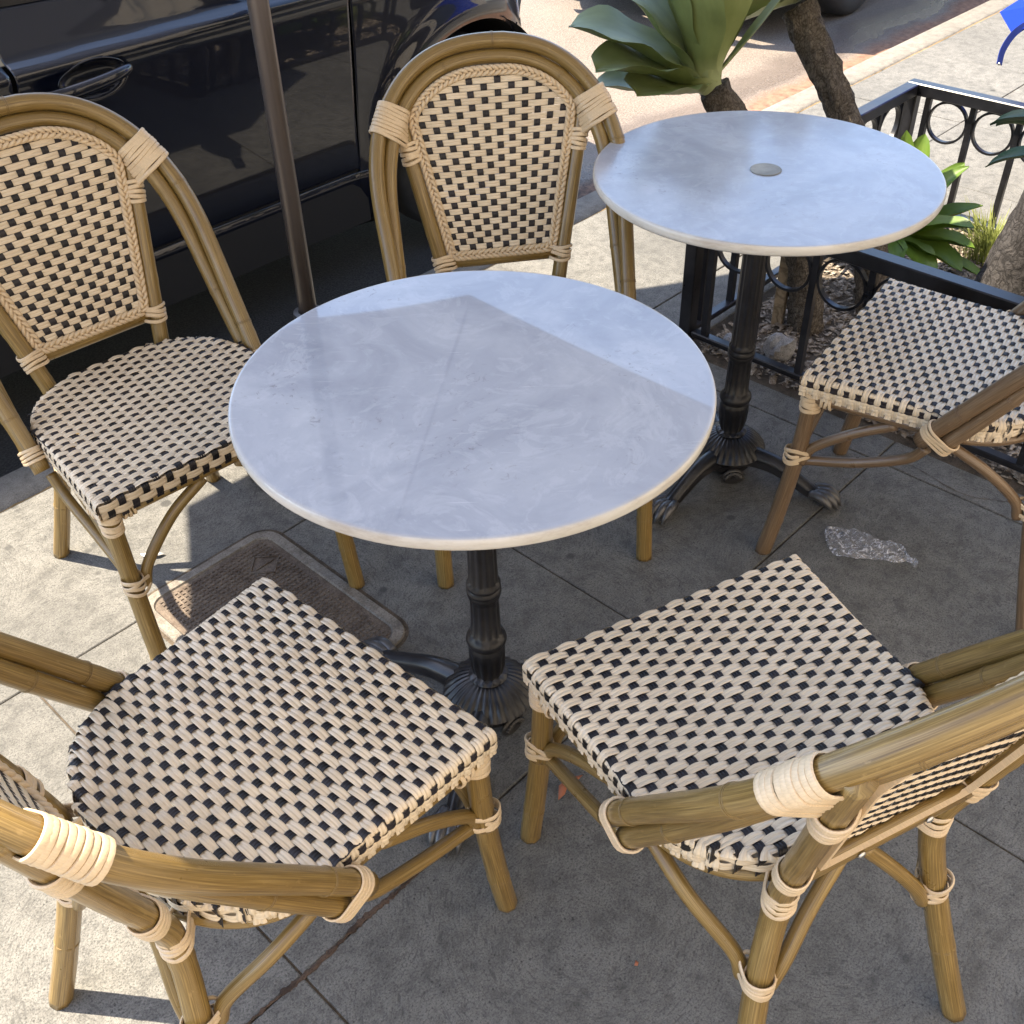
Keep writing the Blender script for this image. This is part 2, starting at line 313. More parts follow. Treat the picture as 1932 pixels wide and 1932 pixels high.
def sweep(P, r, seg=12, cap=True, closed=False, up=None, sect=None, flip=False):
    """tube along P; r scalar or per point; sect: list of (a,b) unit section points instead of a circle"""
    P = np.array(P, float); n = len(P)
    T = norm(np.gradient(P, axis=0)) if not closed else norm(np.roll(P, -1, 0)-np.roll(P, 1, 0))
    A = np.empty_like(P)
    if up is not None:
        upv = np.broadcast_to(np.array(up, float), P.shape); A = norm(upv-(upv*T).sum(1, keepdims=True)*T)
    else:
        a = np.array((0, 0, 1.)) if abs(T[0, 2]) < .9 else np.array((1., 0, 0))
        for i in range(n):
            a = a-(a@T[i])*T[i]; a /= np.linalg.norm(a); A[i] = a
    B = np.cross(T, A)
    if sect is None: sect = [(math.cos(t), math.sin(t)) for t in np.linspace(0, 2*math.pi, seg, endpoint=False)]
    S = np.array(sect); k = len(S); r = np.broadcast_to(np.array(r, float), (n,)) if np.ndim(r) < 2 else np.array(r, float)
    if r.ndim == 1: r = np.stack([r, r], 1)
    V = P[:, None]+A[:, None]*(S[None, :, :1]*r[:, None, :1])+B[:, None]*(S[None, :, 1:]*r[:, None, 1:])
    L = np.r_[0, np.cumsum(np.linalg.norm(np.diff(P, axis=0), axis=1))]
    U = [(j/k*.09, L[i]) for i in range(n) for j in range(k)]
    V = V.reshape(-1, 3); f = []
    m = n if closed else n-1
    for i in range(m):
        i2 = (i+1) % n
        for j in range(k):
            j2 = (j+1) % k; f.append((i*k+j, i*k+j2, i2*k+j2, i2*k+j))
    if cap and not closed:
        f.append(tuple(range(k-1, -1, -1))); f.append(tuple((n-1)*k+j for j in range(k)))
    return V, f, U
def lathe(prof, seg=48, flute=None):
    V, f = [], []
    for i, (r, z) in enumerate(prof):
        fd = flute(z) if flute else (0, 0)
        for j in range(seg):
            t = 2*math.pi*j/seg; rr = r*(1-fd[0]*(.5+.5*math.cos(fd[1]*t))) if fd[0] else r
            V.append((rr*math.cos(t), rr*math.sin(t), z))
    n = len(prof)
    for i in range(n-1):
        for j in range(seg):
            j2 = (j+1) % seg; f.append((i*seg+j, i*seg+j2, (i+1)*seg+j2, (i+1)*seg+j))
    return V, f+[tuple(range(seg-1, -1, -1)), tuple((n-1)*seg+j for j in range(seg))]
def ribbon(P, W, Nn, w, ribs, crown, sw=None):
    """flat strand: path P, width dir W, outward N, width w, made of `ribs` parallel canes"""
    P = np.array(P, float); W = np.array(W, float); Nn = np.array(Nn, float); n = len(P)
    offs = []; hs = []
    for r_ in range(ribs):
        a0 = -w/2+w*r_/ribs; a1 = a0+w/ribs; d = (a1-a0)
        offs += [a0+.03*d, a0+.22*d, a0+.78*d, a1-.03*d]; hs += [0, crown, crown, 0]
    offs = np.array(offs); hs = np.array(hs); k = len(offs)
    sc = np.ones(n) if sw is None else np.array(sw)
    V = (P[:, None]+W[:, None]*(offs[None, :, None]*sc[:, None, None])+Nn[:, None]*hs[None, :, None]).reshape(-1, 3)
    L = np.r_[0, np.cumsum(np.linalg.norm(np.diff(P, axis=0), axis=1))]
    U = [(L[i], offs[j]) for i in range(n) for j in range(k)]
    f = [(i*k+j, i*k+j+1, (i+1)*k+j+1, (i+1)*k+j) for i in range(n-1) for j in range(k-1)]
    return V, f, U
def hull2(pts):
    pts = sorted(set((round(a, 6), round(b, 6)) for a, b in pts))
    def half(ps):
        h = []
        for p in ps:
            while len(h) > 1 and (h[-1][0]-h[-2][0])*(p[1]-h[-2][1])-(h[-1][1]-h[-2][1])*(p[0]-h[-2][0]) <= 0: h.pop()
            h.append(p)
        return h
    a = half(pts); b = half(pts[::-1]); return a[:-1]+b[:-1]
def resample(H, n):
    H = np.array(H+[H[0]]); L = np.r_[0, np.cumsum(np.linalg.norm(np.diff(H, axis=0), axis=1))]
    s = np.linspace(0, L[-1], n, endpoint=False); return np.c_[np.interp(s, L, H[:, 0]), np.interp(s, L, H[:, 1])]
def wrap(center, axis, circles, w=.0066, th=.0028, n=30, tilt=0, jit=0):
    if w > .005: w *= rng.uniform(.86, 1.06); th *= rng.uniform(.85, 1.2); jit = max(jit, .0005)*1.3; tilt = max(tilt, .0007)
    """one turn of binding cane: hull around circles [(point, radius)] in the plane through center normal to axis"""
    ax = norm(np.array(axis, float)); a = np.array((0, 0, 1.)) if abs(ax[2]) < .8 else np.array((1., 0, 0))
    a = norm(a-(a@ax)*ax); b = np.cross(ax, a); c = np.array(center, float); pts = []
    for p, r in circles:
        d = np.array(p, float)-c
        for t in np.linspace(0, 2*math.pi, 20, endpoint=False):
            pts.append((d@a+(r+th*.6)*math.cos(t), d@b+(r+th*.6)*math.sin(t)))
    H = resample(hull2(pts), n); P = c+H[:, :1]*a+H[:, 1:]*b
    ph = rng.random()*6.28; q = np.arange(n)/n*2*math.pi
    P = P+ax*((tilt*np.sin(q+ph)+jit*np.sin(2*q+ph*2))[:, None])
    T = norm(np.roll(P, -1, 0)-np.roll(P, 1, 0)); O = np.cross(T, ax)
    ctr = P.mean(0); sgn = np.sign(((P-ctr)*O).sum(1).mean()); O = O*sgn
    sect = [(1, 0), (.75, .5), (0, .62), (-.75, .5), (-1, 0), (-.6, -.35), (.6, -.35)]
    sect = [(b_*1.0, a_) for a_, b_ in sect]  # (outward, along)
    return sweep(P, np.tile((th*1.3, w/2), (n, 1)), closed=True, up=O, sect=sect)

# kerb frame: u along the kerb, n away from the pavement, origin on the kerb's outer edge
UA = R(45.567); UV = np.array((math.cos(UA), math.sin(UA))); NV = np.array((-math.sin(UA), math.cos(UA))); N0 = 2.3637
def CW(u, n, z=0): p = UV*u+NV*(n+N0); return (float(p[0]), float(p[1]), z)
ORG = CW(0, 0, 0)

# ------------------------------------------------------------------ ground
PL = (2.19, 3.44, -2.5, -.895)   # planter u0,u1,n0,n1
ul = [-9.1, -8.2, -7.3, -6.4, -5.5, -4.6, -3.2, -2.3, -1.42, -.55, .335, 1.262, 2.085, 2.9, 3.75, 4.35, 5.09, 5.95, 6.8, 7.7, 8.6, 9.5, 10.4]
nl = [-4.1, -3.25, -2.4, -1.56, -.70, -.14]
sub = build('ground', [([(-60, -60, -.25), (60, -60, -.25), (60, 60, -.25), (-60, 60, -.25)], [(0, 1, 2, 3)])], M['soil']); tag(sub, kind='structure')
walk = build('sidewalk', [box(-9.1, 10.4, -4.1, -.14, -.12, -.004)], M['joint'], loc=ORG, rz=UA, smooth=False); tag(walk, kind='structure')
def cut(r, h):
    a, b, c, d = r; e, f, g, i = h
    if b <= e or a >= f or d <= g or c >= i: return [r]
    out = []
    if a < e: out.append((a, e, c, d)); a = e
    if b > f: out.append((f, b, c, d)); b = f
    if c < g: out.append((a, b, c, g))
    if d > i: out.append((a, b, i, d))
    return out
for i in range(len(ul)-1):
    for j in range(len(nl)-1):
        for (a, b, c, d) in cut((ul[i], ul[i+1], nl[j], nl[j+1]), PL):
            g = .0019
            if b-a < .03 or d-c < .03: continue
            dz = rng.uniform(-.0008, .0008)
            sb = build('paving_slab', [box(a+g, b-g, c+g, d-g, -.07, dz, .002)], M['slab'], walk, smooth=False)
kerb = build('kerb', [box(-9.1, 10.4, -.131, 0, -.2, 0, .012)], M['kerb'], loc=ORG, rz=UA); tag(kerb, kind='structure')
# dirt and weeds packed in the joint behind the kerb
jv, jf = [], []
N = 900
for i in range(N+1):
    u = -9+19*i/N; w = .006+.004*math.sin(u*9)+.003*rng.random(); z = -.004+.004*rng.random()
    jv += [(u, -.1355-w/2, -.006), (u, -.1355, z), (u, -.1355+w/2, -.006)]
for i in range(N): k = i*3; jf += [(k, k+3, k+4, k+1), (k+1, k+4, k+5, k+2)]
tag(build('joint_dirt', [(jv, jf)], M['kerbjoint'], loc=ORG, rz=UA), kind='structure')
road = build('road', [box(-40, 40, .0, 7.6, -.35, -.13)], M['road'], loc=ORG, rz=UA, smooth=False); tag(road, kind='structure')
fwk = build('far_sidewalk', [box(-40, 40, 7.6, 10.2, -.3, 0, .02)], M['kerb'], loc=ORG, rz=UA, smooth=False); tag(fwk, kind='structure')

# ground crack lines that cross the slabs (thin recessed dirt seams)
def crackline(pts, w, name='pavement_crack'):
    P = catmull([CW(*p, .0018) for p in pts], 6); n = len(P); V = []; f = []
    for i, p in enumerate(P):
        t = norm(P[min(i+1, n-1)]-P[max(i-1, 0)]); s = np.array((-t[1], t[0], 0)); ww = w*(.5+rng.random())
        j = (rng.random()-.5)*w*1.6
        V += [p+s*(j-ww/2), p+s*(j+ww/2)]
    f = [(2*i, 2*i+2, 2*i+3, 2*i+1) for i in range(n-1)]
    tag(build(name, [(V, f)], M['joint'], walk, smooth=False), None)
    bpy.data.objects[-1] if False else None
def crack_local(pts, w):
    P = catmull([(a, b, .0016) for a, b in pts], 8); n = len(P); V = []
    for i, p in enumerate(P):
        t = norm(P[min(i+1, n-1)]-P[max(i-1, 0)]); s = np.array((-t[1], t[0], 0)); ww = w*(.4+rng.random()); j = (rng.random()-.5)*w*1.8
        V += [p+s*(j-ww/2), p+s*(j+ww/2)]
    build('pavement_crack', [(V, [(2*i, 2*i+2, 2*i+3, 2*i+1) for i in range(n-1)])], M['joint'], walk, smooth=False)
crack_local([(2.09, -1.56), (2.12, -1.64), (2.10, -1.78), (2.16, -1.9)], .002)
crack_local([(1.94, -.9), (1.99, -.98), (1.96, -1.07), (2.02, -1.15)], .0016)

bv = []; NB_ = 260
for i in range(NB_+1):
    u = -.6+1.34*i/NB_; w = (.001+.0035*abs(math.sin(u*9+1)*math.sin(u*23))+.004*rng.random()**2)*max(.15, min(1, (u+.6)*2, (.78-u)*5)); o_ = .002*math.sin(u*31)+.003*(rng.random()-.5)
    bv += [(u, -1.5605+o_-w, .0006), (u, -1.5605+o_, .0016+.0012*rng.random()), (u, -1.5605+o_+w, .0006)]
bf = []
for i in range(NB_): k = i*3; bf += [(k, k+3, k+4, k+1), (k+1, k+4, k+5, k+2)]
build('joint_dirt', [(bv, bf)], M['rootdirt'], walk)
# ------------------------------------------------------------------ chair
SW, SF, ZS, YB = .237, .231, .468, .192
def Wy(y):
    if y >= 0: return SW-.016*(SF-y)/SF
    t = min(1, -y/YB); return (SW-.016)*max(0, 1-t**2.5)**(1/2.5)
def Yb(x):
    t = min(1, abs(x)/(SW-.016)); return -YB*max(0, 1-t**2.5)**(1/2.5)
CP, RP = .0226, .0116           # warp pitch across, weft pitch along
NCOL = 20; cols = [(j-(NCOL-1)/2)*CP for j in range(NCOL)]
NROW = 38; rows = [SF-.004-RP*(i+.3) for i in range(NROW)]; rows = [y for y in rows if y > -YB+.004]
AMP = .0020; DROP = .034
def dish(x, y): return -.004*(1-min(1, (x/.22)**2))*(1-min(1, ((y-.02)/.2)**2))
def weft_z(i, x): # +1 when above
    k = (x-cols[0])/CP; return math.cos(math.pi*(k+i))
def bend(s, half):
    """arc-length coordinate beyond the edge -> (extra outward, down, normal-out, normal-up)"""
    r = .007; d = s-(half-r)
    if d <= 0: return s, 0, 0, 1
    a = d/r
    if a < math.pi/2: return half-r+r*math.sin(a), r*(1-math.cos(a)), math.sin(a), math.cos(a)
    e = d-r*math.pi/2; return half-min(1, e/DROP)*.002, r+e, 1, 0
def chair(name, label, loc, yaw):
    root = empty(name, loc, yaw-math.pi/2); tag(root, label, 'chair', 'woven bistro chairs round the marble tables')
    # --- seat rim board (edge frame the strands are stretched over)
    ys = np.linspace(SF-.006, -YB+.012, 40); out = [(Wy(y)-.006, y) for y in ys]
    per = [(x, y) for x, y in out]+[(-x, y) for x, y in out[::-1]]
    n = len(per); V = []; f = []
    for x, y in per:
        k = .86; V += [(x, y, ZS-.009), (x, y, ZS-.034), (x*k, y*k, ZS-.034), (x*k, y*k, ZS-.012)]
    for i in range(n):
        a = i*4; b = ((i+1) % n)*4
        for j in range(4): j2 = (j+1) % 4; f.append((a+j, b+j, b+j2, a+j2))
    seat = build('seat', [(V, f)], M['cane'], root, sharp=40)
    # --- wefts (beige, along x)
    def onorm(y):   # outline normal on the +x side at y
        e = 1e-3; y = min(SF-.002, max(-YB+.002, y)); a, b = Wy(y-e), Wy(y+e); v = np.array((2*e, -(b-a))); return v/np.linalg.norm(v)
    for i, y in enumerate(rows):
        W = Wy(y)
        if W < .03: continue
        nv = onorm(y); drop = DROP if nv[0] > .69 else -.002
        jy, jr = rng.uniform(-.0007, .0007), rng.uniform(-.004, .004)
        S = W+.0045+drop; ns = int(2*S/CP*5); P, Nn, sw, Wd = [], [], [], []
        for s in np.linspace(-S, S, ns):
            sg = 1 if s > 0 else -1; o, dn, nx, nz = bend(abs(s), W)
            if nz > .02:
                wz_ = weft_z(i, sg*o); wv = AMP*wz_*(1 if nz > .9 else .4)
            else:
                wz_ = math.cos(math.pi*(i+(dn-.0125)/.014)); wv = AMP*wz_
            ex_ = max(0, o-(W-.007)); x = sg*(min(o, W-.007)+ex_*nv[0]); yy = y+ex_*nv[1]
            wv *= (1+.12*math.sin(i*3.7+s*31))
            P.append((x+sg*nx*wv*nv[0], yy+nx*wv*nv[1]+.0006*math.sin(s*60+i)+jy+jr*s, ZS-dn+nz*wv+dish(x, y))); Nn.append((sg*nx*nv[0], nx*nv[1], nz))
            k_ = (1/max(.62, nv[0])-1)*nx+1; sw.append((1.01+.09*wz_)*k_); Wd.append((sg*nv[1]*nx, -(1-nx)-nx*nv[0], 0))
        build('cane_strand', [ribbon(P, norm(np.array(Wd)), Nn, RP*(1.03+rng.uniform(-.05, .04)), 2, .0011, sw)], M['cane'], seat)
    # --- warps (black, along y)
    for j, x in enumerate(cols):
        yb = Yb(x)
        if yb > -.02: yb = -.02
        e = 1e-3; gb = np.array((-(Yb(abs(x)+e)-Yb(abs(x)-e))/(2*e), -1.)) if Yb(x) <= -.02 else np.array((1, 0.)); gb = gb/np.linalg.norm(gb); gb = np.array((-gb[0]*np.sign(x)*-1 if False else abs(gb[0])*np.sign(x), -abs(gb[1])))
        bdrop = DROP if abs(gb[1]) > .69 else -.002
        y0 = SF; S0 = SF+.0045+DROP; S1 = yb-.0045-bdrop
        ss = np.arange(S0, S1, -RP/3.2); P, Nn = [], []
        for s in ss:
            if s > 0: o, dn, ny, nz = bend(s, SF); sg = 1
            else: o, dn, ny, nz = bend(-s, -yb); sg = -1
            y = sg*o; i = (rows[0]-y)/RP
            wv = -AMP*math.cos(math.pi*(i+j)) if nz > .02 else AMP*math.cos(math.pi*(j+(dn-.0125)/.014))
            if sg > 0: P.append((x, y+sg*ny*wv, ZS-dn+nz*wv+dish(x, y)-.0002)); Nn.append((0, sg*ny, nz))
            else:
                ex_ = max(0, o-(-yb-.007)); P.append((x+(ex_+ny*wv)*gb[0], -min(o, -yb-.007)+(ex_+ny*wv)*gb[1], ZS-dn+nz*wv+dish(x, y)-.0002)); Nn.append((gb[0]*ny, gb[1]*ny, nz))
        build('cane_strand', [ribbon(P, [(1, 0, 0)]*len(P), Nn, .0134, 3, .0007)], M['cane_black'], seat)
    # --- rim strands round the edge
    ysd = np.linspace(SF, -YB, 200); side = [(Wy(y), y) for y in ysd]
    ring = [(x, y) for x, y in side]+[(-x, y) for x, y in side[::-1]]
    front = [(x, SF) for x in np.linspace(-SW+.004, SW-.004, 90)]
    def rimstrand(path, z, ph, mt, w=.0128, ph2=0, fr=False):
        path = np.array(path); L = np.r_[0, np.cumsum(np.linalg.norm(np.diff(path, axis=0), axis=1))]
        m_ = int(L[-1]/.0035); s = np.linspace(0, L[-1], m_); P = np.c_[np.interp(s, L, path[:, 0]), np.interp(s, L, path[:, 1])]
        T = norm(np.gradient(P, axis=0)); O = np.c_[T[:, 1], -T[:, 0]]
        if (P*O).sum() < 0: O = -O
        if fr: wv = np.array([math.cos(math.pi*((p[0]-cols[0])/CP+ph)) for p in P])*AMP
        else:
            ks = np.array([(rows[0]-p[1])/RP if abs(o[0]) > .55 else (p[0]-cols[0])/CP for p, o in zip(P, O)])
            wv = np.cos(math.pi*(ks+ph))*AMP
        P3 = np.c_[P+O*(wv[:, None]+.0004), np.full(len(P), z)]; N3 = np.c_[O, np.zeros(len(P))]
        return ribbon(P3, [(0, 0, -1)]*len(P), N3, w, 2, .0008)
    sr = [(Wy(y), y) for y in np.linspace(SF, -YB*.72, 90)]
    for q_ in (1, -1): build('rim_strand', [rimstrand([(q_*x, y) for x, y in sr], ZS-.0125, 1, M['cane_black'], .0142)], M['cane_black'], seat)
    bk = [(x, y) for x, y in side if y <= -YB*.70]; bk = bk+[(-x, y) for x, y in bk[::-1]]
    build('rim_strand', [rimstrand(bk, ZS-.0125, 1, M['cane'], .0142)], M['cane'], seat)
    build('rim_strand', [rimstrand(ring, ZS-.0265, 0, M['cane'], .0142)], M['cane'], seat)
    build('rim_strand', [rimstrand(front, ZS-.0115, 1, M['cane'], .0150, fr=True)], M['cane'], seat)
    build('rim_strand', [rimstrand(front, ZS-.0262, 0, M['cane'], .0146, fr=True)], M['cane'], seat)
    # --- seat rail tube under the weave
    ysd = np.linspace(SF-.02, -YB+.012, 40); sd = [(Wy(y)-.014, y, .420) for y in ysd]
    rl = np.array(sd+[(-x, y, z) for x, y, z in sd[::-1]])
    build('seat_rail', [sweep(rl, .0105, 10, closed=True)], M['bamboo'], root)
    def lips(P, r, ks):
        g_ = []
        for k in ks:
            k = int(k); c = np.array(P[k]); t_ = norm(np.array(P[min(k+1, len(P)-1)])-np.array(P[max(k-1, 0)]))
            for dd, rr_ in ((-.0016, .0006), (.0016, .0008)): g_.append(wrap(c+t_*dd, t_, [(c+t_*dd, r+.0001)], w=.0016, th=rr_, n=24))
        return g_
    # --- front legs
    def node_r(P, r0, r1, zs):
        r = np.linspace(r0, r1, len(P))
        for z in zs:
            k = int(z*(len(P)-1)); r[k] *= 1.045; r[max(0, k-1)] *= .985
        return r
    oct_ = [(math.cos(t)*(1+.035*math.cos(8*t)), math.sin(t)*(1+.035*math.cos(8*t))) for t in np.linspace(0, 2*math.pi, 24, endpoint=False)]
    for s in (-1, 1):
        P = catmull([(s*(SW-.022), SF-.022, .432), (s*(SW-.021), SF-.014, .28), (s*.2185, .235, .12), (s*.219, .2535, .0)], 14)
        build('leg', [sweep(P, node_r(P, .0158, .0172, (.38, .72)), sect=oct_)]+lips(P, .0166, (.38*len(P), .72*len(P))), M['bamboo'], root)
    # --- rear legs running up into the back posts
    PX = lambda z: .118+.2103*(z-.43); PY = lambda z: -.2012-.2898*(z-.43)
    for s in (-1, 1):
        P = catmull([(s*.1953, -.2957, 0), (s*.172, -.262, .12), (s*.142, -.222, .28), (s*.1215, -.2045, .41), (s*PX(.50), PY(.50), .50), (s*PX(.62), PY(.62), .62), (s*PX(.74), PY(.74), .74), (s*(PX(.84)-.004), PY(.84), .84)], 10)
        build('leg', [sweep(P, node_r(P, .0172, .0150, (.18, .40, .66)), sect=oct_)]+lips(P, .0168, (.18*len(P),)), M['bamboo'], root)
    # --- double arch
    AX, AY, AZ, BX, S1, S2, PP, K = .2366, -.0223, .4031, .246, .2564, .25, 2.346, .6621
    q = [(AX+(BX-AX)*t, S1*t) for t in np.linspace(0, 1, 16)[:-1]]
    q += [(BX*math.cos(t)**(2/PP), S1+S2*math.sin(t)**(2/PP)) for t in np.linspace(0, math.pi/2, 60)]
    # even out spacing
    q = np.array(q); L = np.r_[0, np.cumsum(np.linalg.norm(np.diff(q, axis=0), axis=1))]; s_ = np.linspace(0, L[-1], 60)
    q = np.c_[np.interp(s_, L, q[:, 0]), np.interp(s_, L, q[:, 1])]
    for _ in range(3): q[1:-1] = (q[:-2]+2*q[1:-1]+q[2:])/4
    half = np.c_[q[:, 0], AY-K*q[:, 1], AZ+q[:, 1]]
    C = np.vstack([half, (half*(-1, 1, 1))[::-1][1:]])
    T = norm(np.gradient(C, axis=0)); nf = norm(np.array((0, 1, K))); rad = norm(np.cross(T, nf))
    ctr = np.array((0, AY-K*.2, AZ+.2)); sg = np.sign(((C-ctr)*rad).sum(1)); rad = rad*sg[:, None]
    nc = len(C); fr_ = np.minimum(np.arange(nc), nc-1-np.arange(nc))/(nc/2.)
    psi = R(88)+(R(20)-R(88))*np.clip(fr_/.55, 0, 1)**1.2
    OFF = .0155*(np.cos(psi)[:, None]*rad+np.sin(psi)[:, None]*nf)
    rr = np.full(nc, .0160)
    for k in (8, 38, 62, 88, 112):
        if k < nc: rr[k] *= 1.04
    build('arch_tube', [sweep(C+OFF, rr, 16)]+lips(C+OFF, .0162, (8, 38, 60, 88, 110)), M['bamboo'], root)
    rr2 = np.full(nc, .0150)
    for k in (14, 50, 74, 104):
        if k < nc: rr2[k] *= 1.04
    build('arch_tube', [sweep((C-OFF)[2:-2], rr2[2:-2], 16)]+lips(C-OFF, .0153, (14, 50, 74, 104)), M['bamboo'], root)
    # --- bindings
    def bindings(gs, lab=None): build('binding', gs, M['binding'], root, sharp=50)
    for s in (-1, 1):
        idx = (lambda k: k) if s > 0 else (lambda k: nc-1-k)
        # arch end to seat rail
        g = []
        for m_ in range(4):
            k = idx(1)+(m_ if s > 0 else -m_)*0; c = C[idx(2)]+T[idx(2)]*(m_*.0072-.004)*(1 if s > 0 else -1)
            g.append(wrap(c, T[idx(2)], [(c+OFF[idx(2)], .0165), (c-OFF[idx(2)], .0160), (c-np.array((s*.012, 0, .0)), .010)], jit=.0006))
        bindings(g)
        # arch to post
        kk = min(range(nc//2), key=lambda k: abs(C[k][2]-.80)); g = []
        for m_ in range(9):
            k = idx(kk); c = C[k]+T[k]*(m_-4)*.0074*(1 if s > 0 else -1)
            z = .80-abs(m_-4)*.0; d = (8-m_)*.0045 if s > 0 else (8-m_)*.0045
            pz = .775+.004*m_; pp = np.array((s*(PX(pz)-.010), PY(pz)+.004, pz)); pp = pp-((pp-c)@T[k])*T[k]
            g.append(wrap(c, T[k], [(c+OFF[k], .0168), (c-OFF[k], .0160), (pp, .008)], jit=.0006, w=.0088, th=.003))
        bindings(g)
        g = []
        for m_ in range(5):
            z = .715+m_*.0085; c = np.array((s*PX(z), PY(z), z)); g.append(wrap(c, (s*.21, -.29, 1), [(c, .0162), (c-np.array((s*.012, 0, 0)), .010)], w=.0084, jit=.001))
        bindings(g)
        # panel bottom to post
        g = []
        for m_ in range(4):
            z = .494+m_*.0085; c = np.array((s*PX(z), PY(z), z)); g.append(wrap(c, (s*.21, -.29, 1), [(c, .0168), (c-np.array((s*.016, -.002, 0)), .010)], w=.0078, jit=.0016, tilt=.002))
        bindings(g)
        # post to seat rail
        g = []
        for m_ in range(4):
            z = .408+m_*.0085; c = np.array((s*.1195, -.203, z)); rp = np.array((s*.105, -.178, .42)); rp = rp-((rp-c)@np.array((0, 0, 1)))*np.array((0, 0, 1))
            g.append(wrap(c, (0, -.1, 1), [(c, .0170), (rp, .009)], w=.0078, jit=.002, tilt=.002))
        bindings(g)
        # front leg top knot
        g = []
        for m_ in range(5):
            z = .392+m_*.0085; c = np.array((s*(SW-.0215), SF-.021, z)); g.append(wrap(c, (0, .05, 1), [(c, .0165), (c+np.array((-s*.008*(m_ > 2), -.010*(m_ > 2), 0)), .013)], w=.0086, jit=.0014, tilt=.0025))
        c0 = np.array((s*(SW-.02), SF-.018, .428))
        for dd in ((1, 0), (0, 1)):
            for m_ in range(3):
                if dd[0]: c = np.array((s*(SW-.046-m_*.0085), SF-.020, .420)); ax = (1, 0, 0)
                else: c = np.array((s*(SW-.0165), SF-.046-m_*.0085, .420)); ax = (0, 1, 0)
                g.append(wrap(c, ax, [(c, .0112)], n=16, jit=.0012))
        bindings(g)
        # brace joints
        for (cx, cy, inw) in ((s*(SW-.0205), .224, ((-s*.02, -.002), (-s*.003, -.020))), (s*.1435, -.2235, ((-s*.02, .004), (s*.003, .020)))):
            g = []
            for m_ in range(4):
                z = .262+m_*.0085; c = np.array((cx, cy, z)); cs = [(c, .0172)]
                if m_ % 2 == 0: cs.append((c+np.array((*inw[0], 0)), .009))
                else: cs.append((c+np.array((*inw[1], 0)), .009))
                g.append(wrap(c, (0, .05*(1 if cy > 0 else -1), 1), cs, w=.0086, jit=.003, tilt=.003))
            bindings(g)
    # --- braces: gothic curves leg -> seat rail
    def brace(P): build('brace', [sweep(catmull(P, 8), .0104, 12)], M['bamboo'], root)
    for s in (-1, 1):
        brace([(s*(SW-.024), .207, .258), (s*(SW-.026), .190, .300), (s*(SW-.028), .120, .360), (s*(SW-.030), .045, .408)])
        brace([(s*.150, -.200, .258), (s*.158, -.185, .300), (s*.192, -.125, .365), (s*.205, -.040, .408)])
        brace([(s*(SW-.042), .222, .258), (s*(SW-.060), .219, .300), (s*.11, .212, .365), (s*.035, .210, .408)])
        brace([(s*.125, -.226, .255), (s*.105, -.222, .295), (s*.065, -.205, .350), (s*.018, -.190, .408)])
        brace([(s*(SW-.028), .205, .262), (s*(SW-.026), .10, .300), (s*(SW-.018), .010, .352), (s*(SW-.014), -.022, .392)])
    # --- back panel
    def ph(z):
        a = PX(z)-.026
        t = (z-(AZ+S1))/(S2-.033)
        b = 9 if t <= 0 else (BX-.043)*max(0, 1-t**PP)**(1/PP)
        return min(a, b)
    zb, zt = .520, AZ+S1+S2-.035
    zl = np.concatenate([np.linspace(zb, zt-.03, 40), zt-.03*(1-np.linspace(0, 1, 24)[1:]**.5)])
    bord = [(ph(z), z) for z in zl]; bord = [(x, z) for x, z in bord]; bord[-1] = (0, zt)
    loop = bord[:-1]+[(0, zt)]+[(-x, z) for x, z in bord[:-1][::-1]]
    loop = np.array(loop+[(x, zb) for x in np.linspace(-ph(zb), ph(zb), 20)[1:-1]])
    loop = resample([tuple(p) for p in loop], 400)
    for _ in range(14): loop = (np.roll(loop, 1, 0)+2*loop+np.roll(loop, -1, 0))/4
    pn = norm(np.array((0, 1, .2898))); pu = norm(np.array((0, -.2898, 1)))
    def P3(x, z, h=0): return np.array((x, PY(z), z))+pn*(h+.004)
    L = np.r_[0, np.cumsum(np.linalg.norm(np.diff(np.vstack([loop, loop[:1]]), axis=0), axis=1))]
    nb = int(L[-1]/.0125); g = []
    for k in range(nb):
        s0 = L[-1]*k/nb
        for side_ in (-1, 1):
            def at(sv): sv = sv % L[-1]; return np.array((np.interp(sv, L, np.r_[loop[:, 0], loop[0, 0]]), np.interp(sv, L, np.r_[loop[:, 1], loop[0, 1]])))
            p0 = at(s0); p1 = at(s0+.004); t = (p1-p0)/np.linalg.norm(p1-p0); nn = np.array((t[1], -t[0]))
            st = s0+(0 if side_ > 0 else .00625); a_ = at(st-.004)+nn*side_*.0088; b_ = at(st+.008)+nn*side_*(.0052); c_ = at(st+.0165)-nn*side_*.0016
            Q = [P3(*a_, .001), P3(*b_, .0052), P3(*c_, .0030)]
            pth = catmull(Q, 3); rad_ = .0044*np.sin(np.linspace(.5, 2.75, len(pth)))
            g.append(sweep(pth, rad_, 6))
    back = build('backrest', g, M['binding'], root)
    # flat back edging band behind the braid and rail along the bottom of the panel
    lp3 = np.array([P3(x*.985, z, -.012) for x, z in loop[::4]])
    build('edge_band', [sweep(lp3, np.tile((.0038, .0026), (len(lp3), 1)), closed=True, up=pn, sect=[(1, 1), (-1, 1), (-1, -1), (1, -1)])], M['binding'], root, sharp=30)
    zc = .508
    build('cross_rail', [sweep([(-PX(zc)+.01, PY(zc)-.004, zc), (0, PY(zc)-.004, zc), (PX(zc)-.01, PY(zc)-.004, zc)], [(.0165, .0105)]*3, 14, up=(0, 0, 1))], M['bamboo'], root)
    for s in (-1, 1):
        sc = lathe([(.0001, -.001), (.005, 0), (.0052, .0015), (.003, .003), (.0005, .0032)], 14)
        Vv = [(s*.05+x, PY(zc)-.004-.0115-z, zc+y) for x, y, z in sc[0]]
        build('screw', [(Vv, sc[1])], M['screw'], root)
